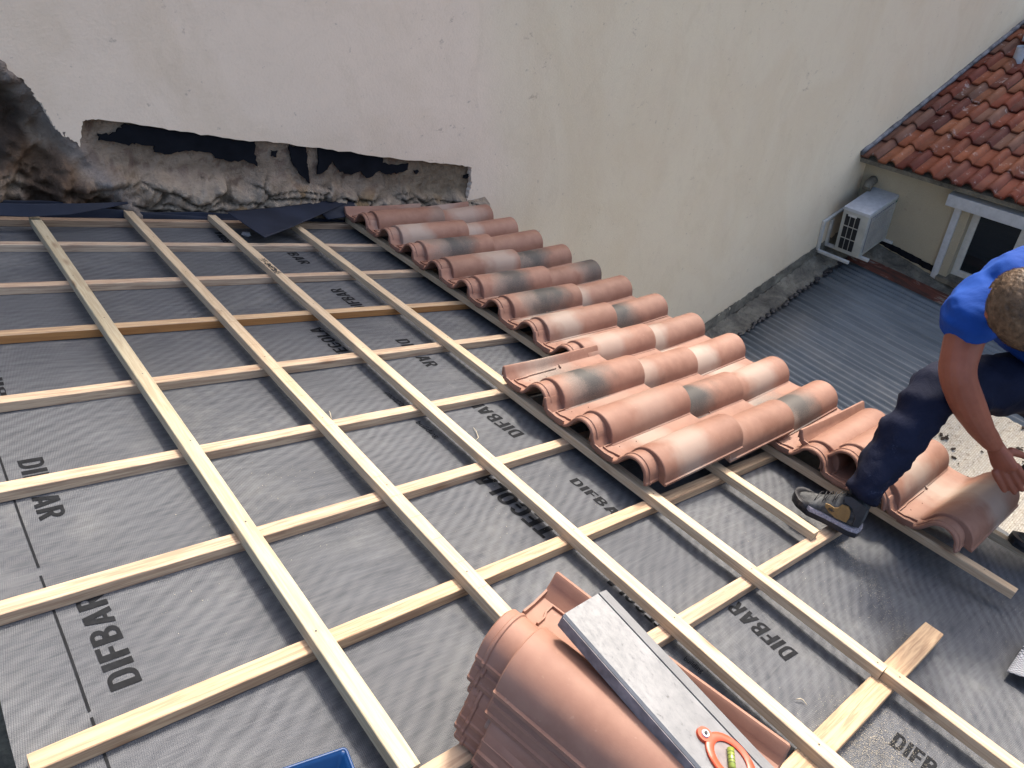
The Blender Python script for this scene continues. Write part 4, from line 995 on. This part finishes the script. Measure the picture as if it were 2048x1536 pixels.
# hair strands (short tufts)
bm=bmesh.new(); hv=[(v.co.copy(),v.normal.copy()) for v in hair.data.vertices]; rr=random.Random(2)
for i in range(16000):
    c0,n0=rr.choice(hv); c0=c0+Vector((rr.uniform(-.002,.002),rr.uniform(-.002,.002),rr.uniform(-.002,.002)))
    wh=(c0-(hd+crown*.10-face*.03)); wh=(wh-n0*wh.dot(n0)); wh=wh.normalized() if wh.length>1e-4 else face; d=(n0*.38+wh*.9+wh.cross(n0)*.35+Vector((rr.uniform(-.25,.25),rr.uniform(-.25,.25),rr.uniform(-.25,.25)))).normalized(); l_=rr.uniform(.010,.018); e=d.cross(n0); 
    if e.length<1e-3: continue
    e=e.normalized()*.0004; a=c0-n0*.001
    bm.faces.new([bm.verts.new(a-e),bm.verts.new(a+e),bm.verts.new(a+d*l_)])
st_=wchild('strands',bmmesh('strands',bm),M['hair'],hair); st_.matrix_local=Matrix.Identity(4)
# t-shirt
ubs=at(2032,578,1.98)
shirtV=[neckb.lerp(hd,.22),ubs,chest,waist,hip, at(1988,596,1.97),at(1948,622,1.97),at(1916,688,1.95), mid(neckb,shL,.6),shL,mid(shL,elL,.45)]
shirt=skin('shirt',shirtV,[(0,1),(1,2),(2,3),(3,4),(1,5),(5,6),(6,7),(1,8),(8,9),(9,10)],[.07,.120,.165,.155,.16,.104,.088,.074,.09,.085,.07],2,3)
def remesh(me,vox,it=3):
    t_=bpy.data.objects.new('t',me); COL.objects.link(t_); m_=t_.modifiers.new('r','REMESH'); m_.mode='VOXEL'; m_.voxel_size=vox; m_.use_smooth_shade=True
    m_=t_.modifiers.new('s','SMOOTH'); m_.iterations=it; m_.factor=.5; dg=bpy.context.evaluated_depsgraph_get(); r_=bpy.data.meshes.new_from_object(t_.evaluated_get(dg)); bpy.data.objects.remove(t_); return r_
shirt=remesh(shirt,.008,8)
wrinkle(shirt,.011,6,(1.8,1.8,.5),3); wrinkle(shirt,.005,13,(1,.5,1.8),8); wrinkle(shirt,.0015,34,(1,1,1),8)
wchild('shirt',shirt,M['shirt'])
# trousers
hemR=at(1733,975,2.15)
tv=[hip,hipR,mid(hipR,knR,.5),knR,mid(knR,hemR,.35),mid(knR,hemR,.75),hemR,at(1722,1003,2.17), hipL,mid(hipL,knL,.5),knL,mid(knL,ankL,.5),ankL]
tr=skin('trousers',tv,[(0,1),(1,2),(2,3),(3,4),(4,5),(5,6),(6,7),(0,8),(8,9),(9,10),(10,11),(11,12)],[.15,.115,.098,.082,.074,.062,.058,.050,.115,.095,.082,.07,.065],0,3)
wrinkle(tr,.016,6,(2,.6,1.5),1); wrinkle(tr,.0075,13,(.6,2,1.6),6); wrinkle(tr,.0025,34,(1,1,1),2)
wchild('trousers',tr,M['trousers'])
# shoes
def shoe(mw,labelside):
    e=bpy.data.objects.new('shoe',None); COL.objects.link(e); e.parent=WKR; e.matrix_local=WKR.matrix_world.inverted()@mw; e.empty_display_size=.05
    L=[(0,.028,.030,.085),(.012,.036,.018,.105),(.05,.040,.012,.112),(.085,.040,.010,.108),(.12,.041,.010,.090),(.16,.044,.010,.064),(.20,.046,.011,.048),(.235,.042,.014,.039),(.258,.031,.018,.032),(.268,.016,.021,.027)]
    rings=[]
    for x,hw,zb,zt in L:
        r_=[]
        for k_ in range(20):
            a=2*math.pi*k_/20; c_,s_=math.cos(a),math.sin(a); cx_=abs(c_)**.8*(1 if c_>0 else -1); sz=abs(s_)**.8*(1 if s_>0 else -1)
            ww=hw*(1-.32*max(0,sz)); r_.append((x,cx_*ww,(zb+zt)/2+sz*(zt-zb)/2))
        rings.append(r_)
    bm=bmesh.new(); loft(bm,rings); bmesh.ops.recalc_face_normals(bm,faces=bm.faces)
    u=link('upper',bmmesh('upper',bm,70),M['shoe'],e); sb=u.modifiers.new('s','SUBSURF'); sb.levels=1; sb.render_levels=1
    def solepts(z,k_=1): 
        P=[(-.006,0),(.0,.028),(.03,.040),(.08,.041),(.13,.042),(.19,.050),(.24,.046),(.268,.030),(.280,.0)]; full=[(x,y*k_) for x,y in P]+[(x,-y*k_) for x,y in P[::-1][1:-1]]
        return [(x,y,z+.012*sst(.19,.28,x)) for x,y in full]
    bm=bmesh.new(); loft(bm,[solepts(-.004,.97),solepts(.002),solepts(.012)]); bmesh.ops.recalc_face_normals(bm,faces=bm.faces); link('outsole',bmmesh('os',bm,40),M['black'],e)
    bm=bmesh.new(); loft(bm,[[(min(x,.238)*.985,y*(1-.25*sst(.2,.27,x)),z) for x,y,z in solepts(zz,kk)] for zz,kk in ((.0122,.975),(.019,.99),(.025,.95))]); bmesh.ops.recalc_face_normals(bm,faces=bm.faces); link('midsole',bmmesh('ms',bm,40),M['sole'],e)
    bm=bmesh.new(); loft(bm,[[(x,y*1.02,z+.012*sst(.19,.28,x)) for x,y in ((.20,.050),(.24,.0475),(.262,.034),(.274,.015),(.276,0),(.274,-.015),(.262,-.034),(.24,-.0475),(.20,-.050))] for z in (.004,.016,.024)]+[[(x-.010,y*.80,z+.032) for x,y,z in ((.21,.048,0),(.24,.045,.0),(.258,.03,.0),(.266,.012,0),(.268,0,0),(.266,-.012,0),(.258,-.03,0),(.24,-.045,0),(.21,-.048,0))]],close=False,caps=False); tc=link('toe_cap',bmmesh('tc',bm,50),M['black'],e); md=tc.modifiers.new('s','SOLIDIFY'); md.thickness=.003
    for sy in (1,-1):
        bm=bmesh.new(); sd=lambda x,z:(x,sy*(.0432-.12*max(0,z-.060)*1.2),z)
        pts=[sd(x,z) for x,z in ((.050,.036),(.090,.033),(.122,.040),(.142,.050),(.146,.060),(.128,.062),(.110,.060),(.099,.066),(.092,.080),(.068,.084),(.054,.074),(.047,.055))]
        f=bm.faces.new([bm.verts.new(p) for p in pts]); bmesh.ops.triangulate(bm,faces=[f]); o_=link('side_panel',bmmesh('sp',bm),M['ochre'],e); md=o_.modifiers.new('s','SOLIDIFY'); md.thickness=.004; md.offset=0
        bm=bmesh.new(); q=lambda x,z:(x,sd(x,z)[1]+sy*.0028,z)
        for A_,B_ in (((.112,.046),(.122,.056)),((.122,.044),(.112,.056)),((.128,.047),(.124,.055)),((.106,.050),(.128,.050))): tube(bm,[q(*A_),q(*B_)],.0011,5)
        link('emblem',bmmesh('em',bm),M['black'],o_)
    bm=bmesh.new(); box(bm,.085,.165,-.021,.021,.0,.008,.003,Matrix.Translation((.0,0,.098))@Matrix.Rotation(R(24),4,'Y')@Matrix.Translation((.03,0,.010))); link('tongue',bmmesh('tg',bm,40),M['ochre'],e)
    for sy in (1,-1):
        bm=bmesh.new(); Q=[(.008,.10),(.03,.108),(.075,.112),(.10,.104),(.085,.09),(.05,.085),(.03,.06),(.028,.035),(.004,.034)]
        f=bm.faces.new([bm.verts.new((x,sy*(.0425-.30*max(0,z-.085)-.012*sst(.03,0,x)),z)) for x,z in Q]); bmesh.ops.triangulate(bm,faces=[f]); o_=link('heel_panel',bmmesh('hp',bm),M['black'],e); md=o_.modifiers.new('s','SOLIDIFY'); md.thickness=.005; md.offset=0
    bm=bmesh.new()
    for i in range(6):
        x=.10+i*.017; z=.110-(x-.08)*.46; a=.006*(1 if i%2 else -1)
        tube(bm,[(x-a,-.030,z-.016),(x-a*.5,-.017,z+.001),(x,0,z+.006),(x+a*.5,.017,z+.001),(x+a,.030,z-.016)],.0017,6)
    tube(bm,[(.095,0,.114),(.10,.018,.132),(.086,.036,.128),(.08,.03,.112),(.093,.004,.113)],.0017,6); tube(bm,[(.095,0,.114),(.105,-.02,.128),(.09,-.038,.118),(.085,-.02,.110),(.094,0,.113)],.0017,6)
    link('laces',bmmesh('lc',bm),M['black'],e)
    return e
hl=roofpt(1716,1066,.0); te=roofpt(1584,1003,-.02)
d=(te-hl); sc_f=d.length/.272; ph=math.atan2(d.y,d.x)
MW=RM(hl.x,hl.y,-.004,ph,.03,.0)@Matrix.Diagonal((sc_f,1.02,1.05,1)); shoe(MW,'r')
hl2=roofpt(2118,1116,-.02); shoe(RM(hl2.x+.06,hl2.y-.02,.0,R(150)),'l')
# dark tool in hand
bm=bmesh.new(); tp=wrR+xd*.10-zd*.03+yd*.055; tq=tp+yd*.12-xd*.06; tube(bm,[tp-yd*.05+xd*.015,tp-yd*.03+xd*.01,tp,tq,tq+yd*.02],[.008,.014,.015,.016,.010],12)
setp(link('hand_tool',bmmesh('tool',bm,50),M['black'],None),'black handled tool gripped in the worker hand','tool')
# ---------------------------------------------------------------- checked cloth bottom right
bm=bmesh.new(); g_=[]
c00,c10,c01,c11=[roofpt(*p,-.05) for p in((2016,1340),(2056,1278),(2110,1400),(2140,1330))]
for i in range(13):
    r_=[]
    for j in range(13):
        a,b=i/12,j/12; p=(c00*(1-a)+c10*a)*(1-b)+(c01*(1-a)+c11*a)*b; p.z=-.05+.02*b+.012*noise.noise(p*14); r_.append(bm.verts.new(p))
    g_.append(r_)
for i in range(12):
    for j in range(12): bm.faces.new((g_[i][j],g_[i+1][j],g_[i+1][j+1],g_[i][j+1])).smooth=True
o=link('checked_cloth',bmmesh('cloth',bm),M['check'],None,RT); setp(o,'corner of black and white checked cloth at the right edge','cloth'); md=o.modifiers.new('s','SOLIDIFY'); md.thickness=.002
# ---------------------------------------------------------------- sawdust and shavings
bm=bmesh.new(); rr=random.Random(5)
def chip(s,y,z,r_):
    a=rr.uniform(0,6.28); P=[]
    for k_ in range(4):
        t=a+k_*1.57; P.append(bm.verts.new((s+math.cos(t)*r_*rr.uniform(.5,1.2),y+math.sin(t)*r_*rr.uniform(.5,1.2),z+rr.uniform(.0003,.0018))))
    bm.faces.new(P)
n_=0
while n_<3600:
    s=rr.uniform(.35,2.7); y=rr.uniform(-.3,1.7)
    if noise.noise(Vector((s*2.2,y*2.2,3)))+.25*(s-1)-.1*y<rr.uniform(-.2,.9): continue
    chip(s,y,mz(s,y)+.0008,rr.choice((.0005,.0006,.0007,.0011))); n_+=1
for i in range(1500):
    t=rr.random(); s=1.95+rr.gauss(0,.03)-.25*t*0+.35*t; y=.14+t*.45+rr.gauss(0,.02); chip(s,y,mz(s,y)+.0012,.0008)
for i in range(3000):
    s=1.48+rr.gauss(0,.07); y=.05+rr.gauss(0,.05); chip(s,y,mz(s,y)+.0012,.0008)
setp(link('sawdust',bmmesh('sawdust',bm),M['dust'],None,RT),'fine pale sawdust scattered over the grey underlay','sawdust',kind='stuff')
def shaving(p,q,r_,label):
    bm=bmesh.new(); a,b=roofpt(*p,NM+.004),roofpt(*q,NM+.004); c_=roofpt(*r_,NM+.003); tube(bm,[a,a.lerp(b,.5)+Vector((0,0,.004)),b,c_],[.0008,.0014,.0014,.0007],5)
    setp(link('wood_splinter',bmmesh('spl',bm),M['dust'],None,RT),label,'splinter')
shaving((947,855),(957,875),(951,881),'pale wood splinter left of the upper right DIFBAR print')
shaving((1592,1399),(1606,1400),(1614,1410),'green grey bent splinter below the lower right DIFBAR print')
shaving((658,822),(662,835),(664,838),'tiny pale splinter beside the second tile batten')
for o in bpy.data.objects:
    if '_l' in o: del o['_l']
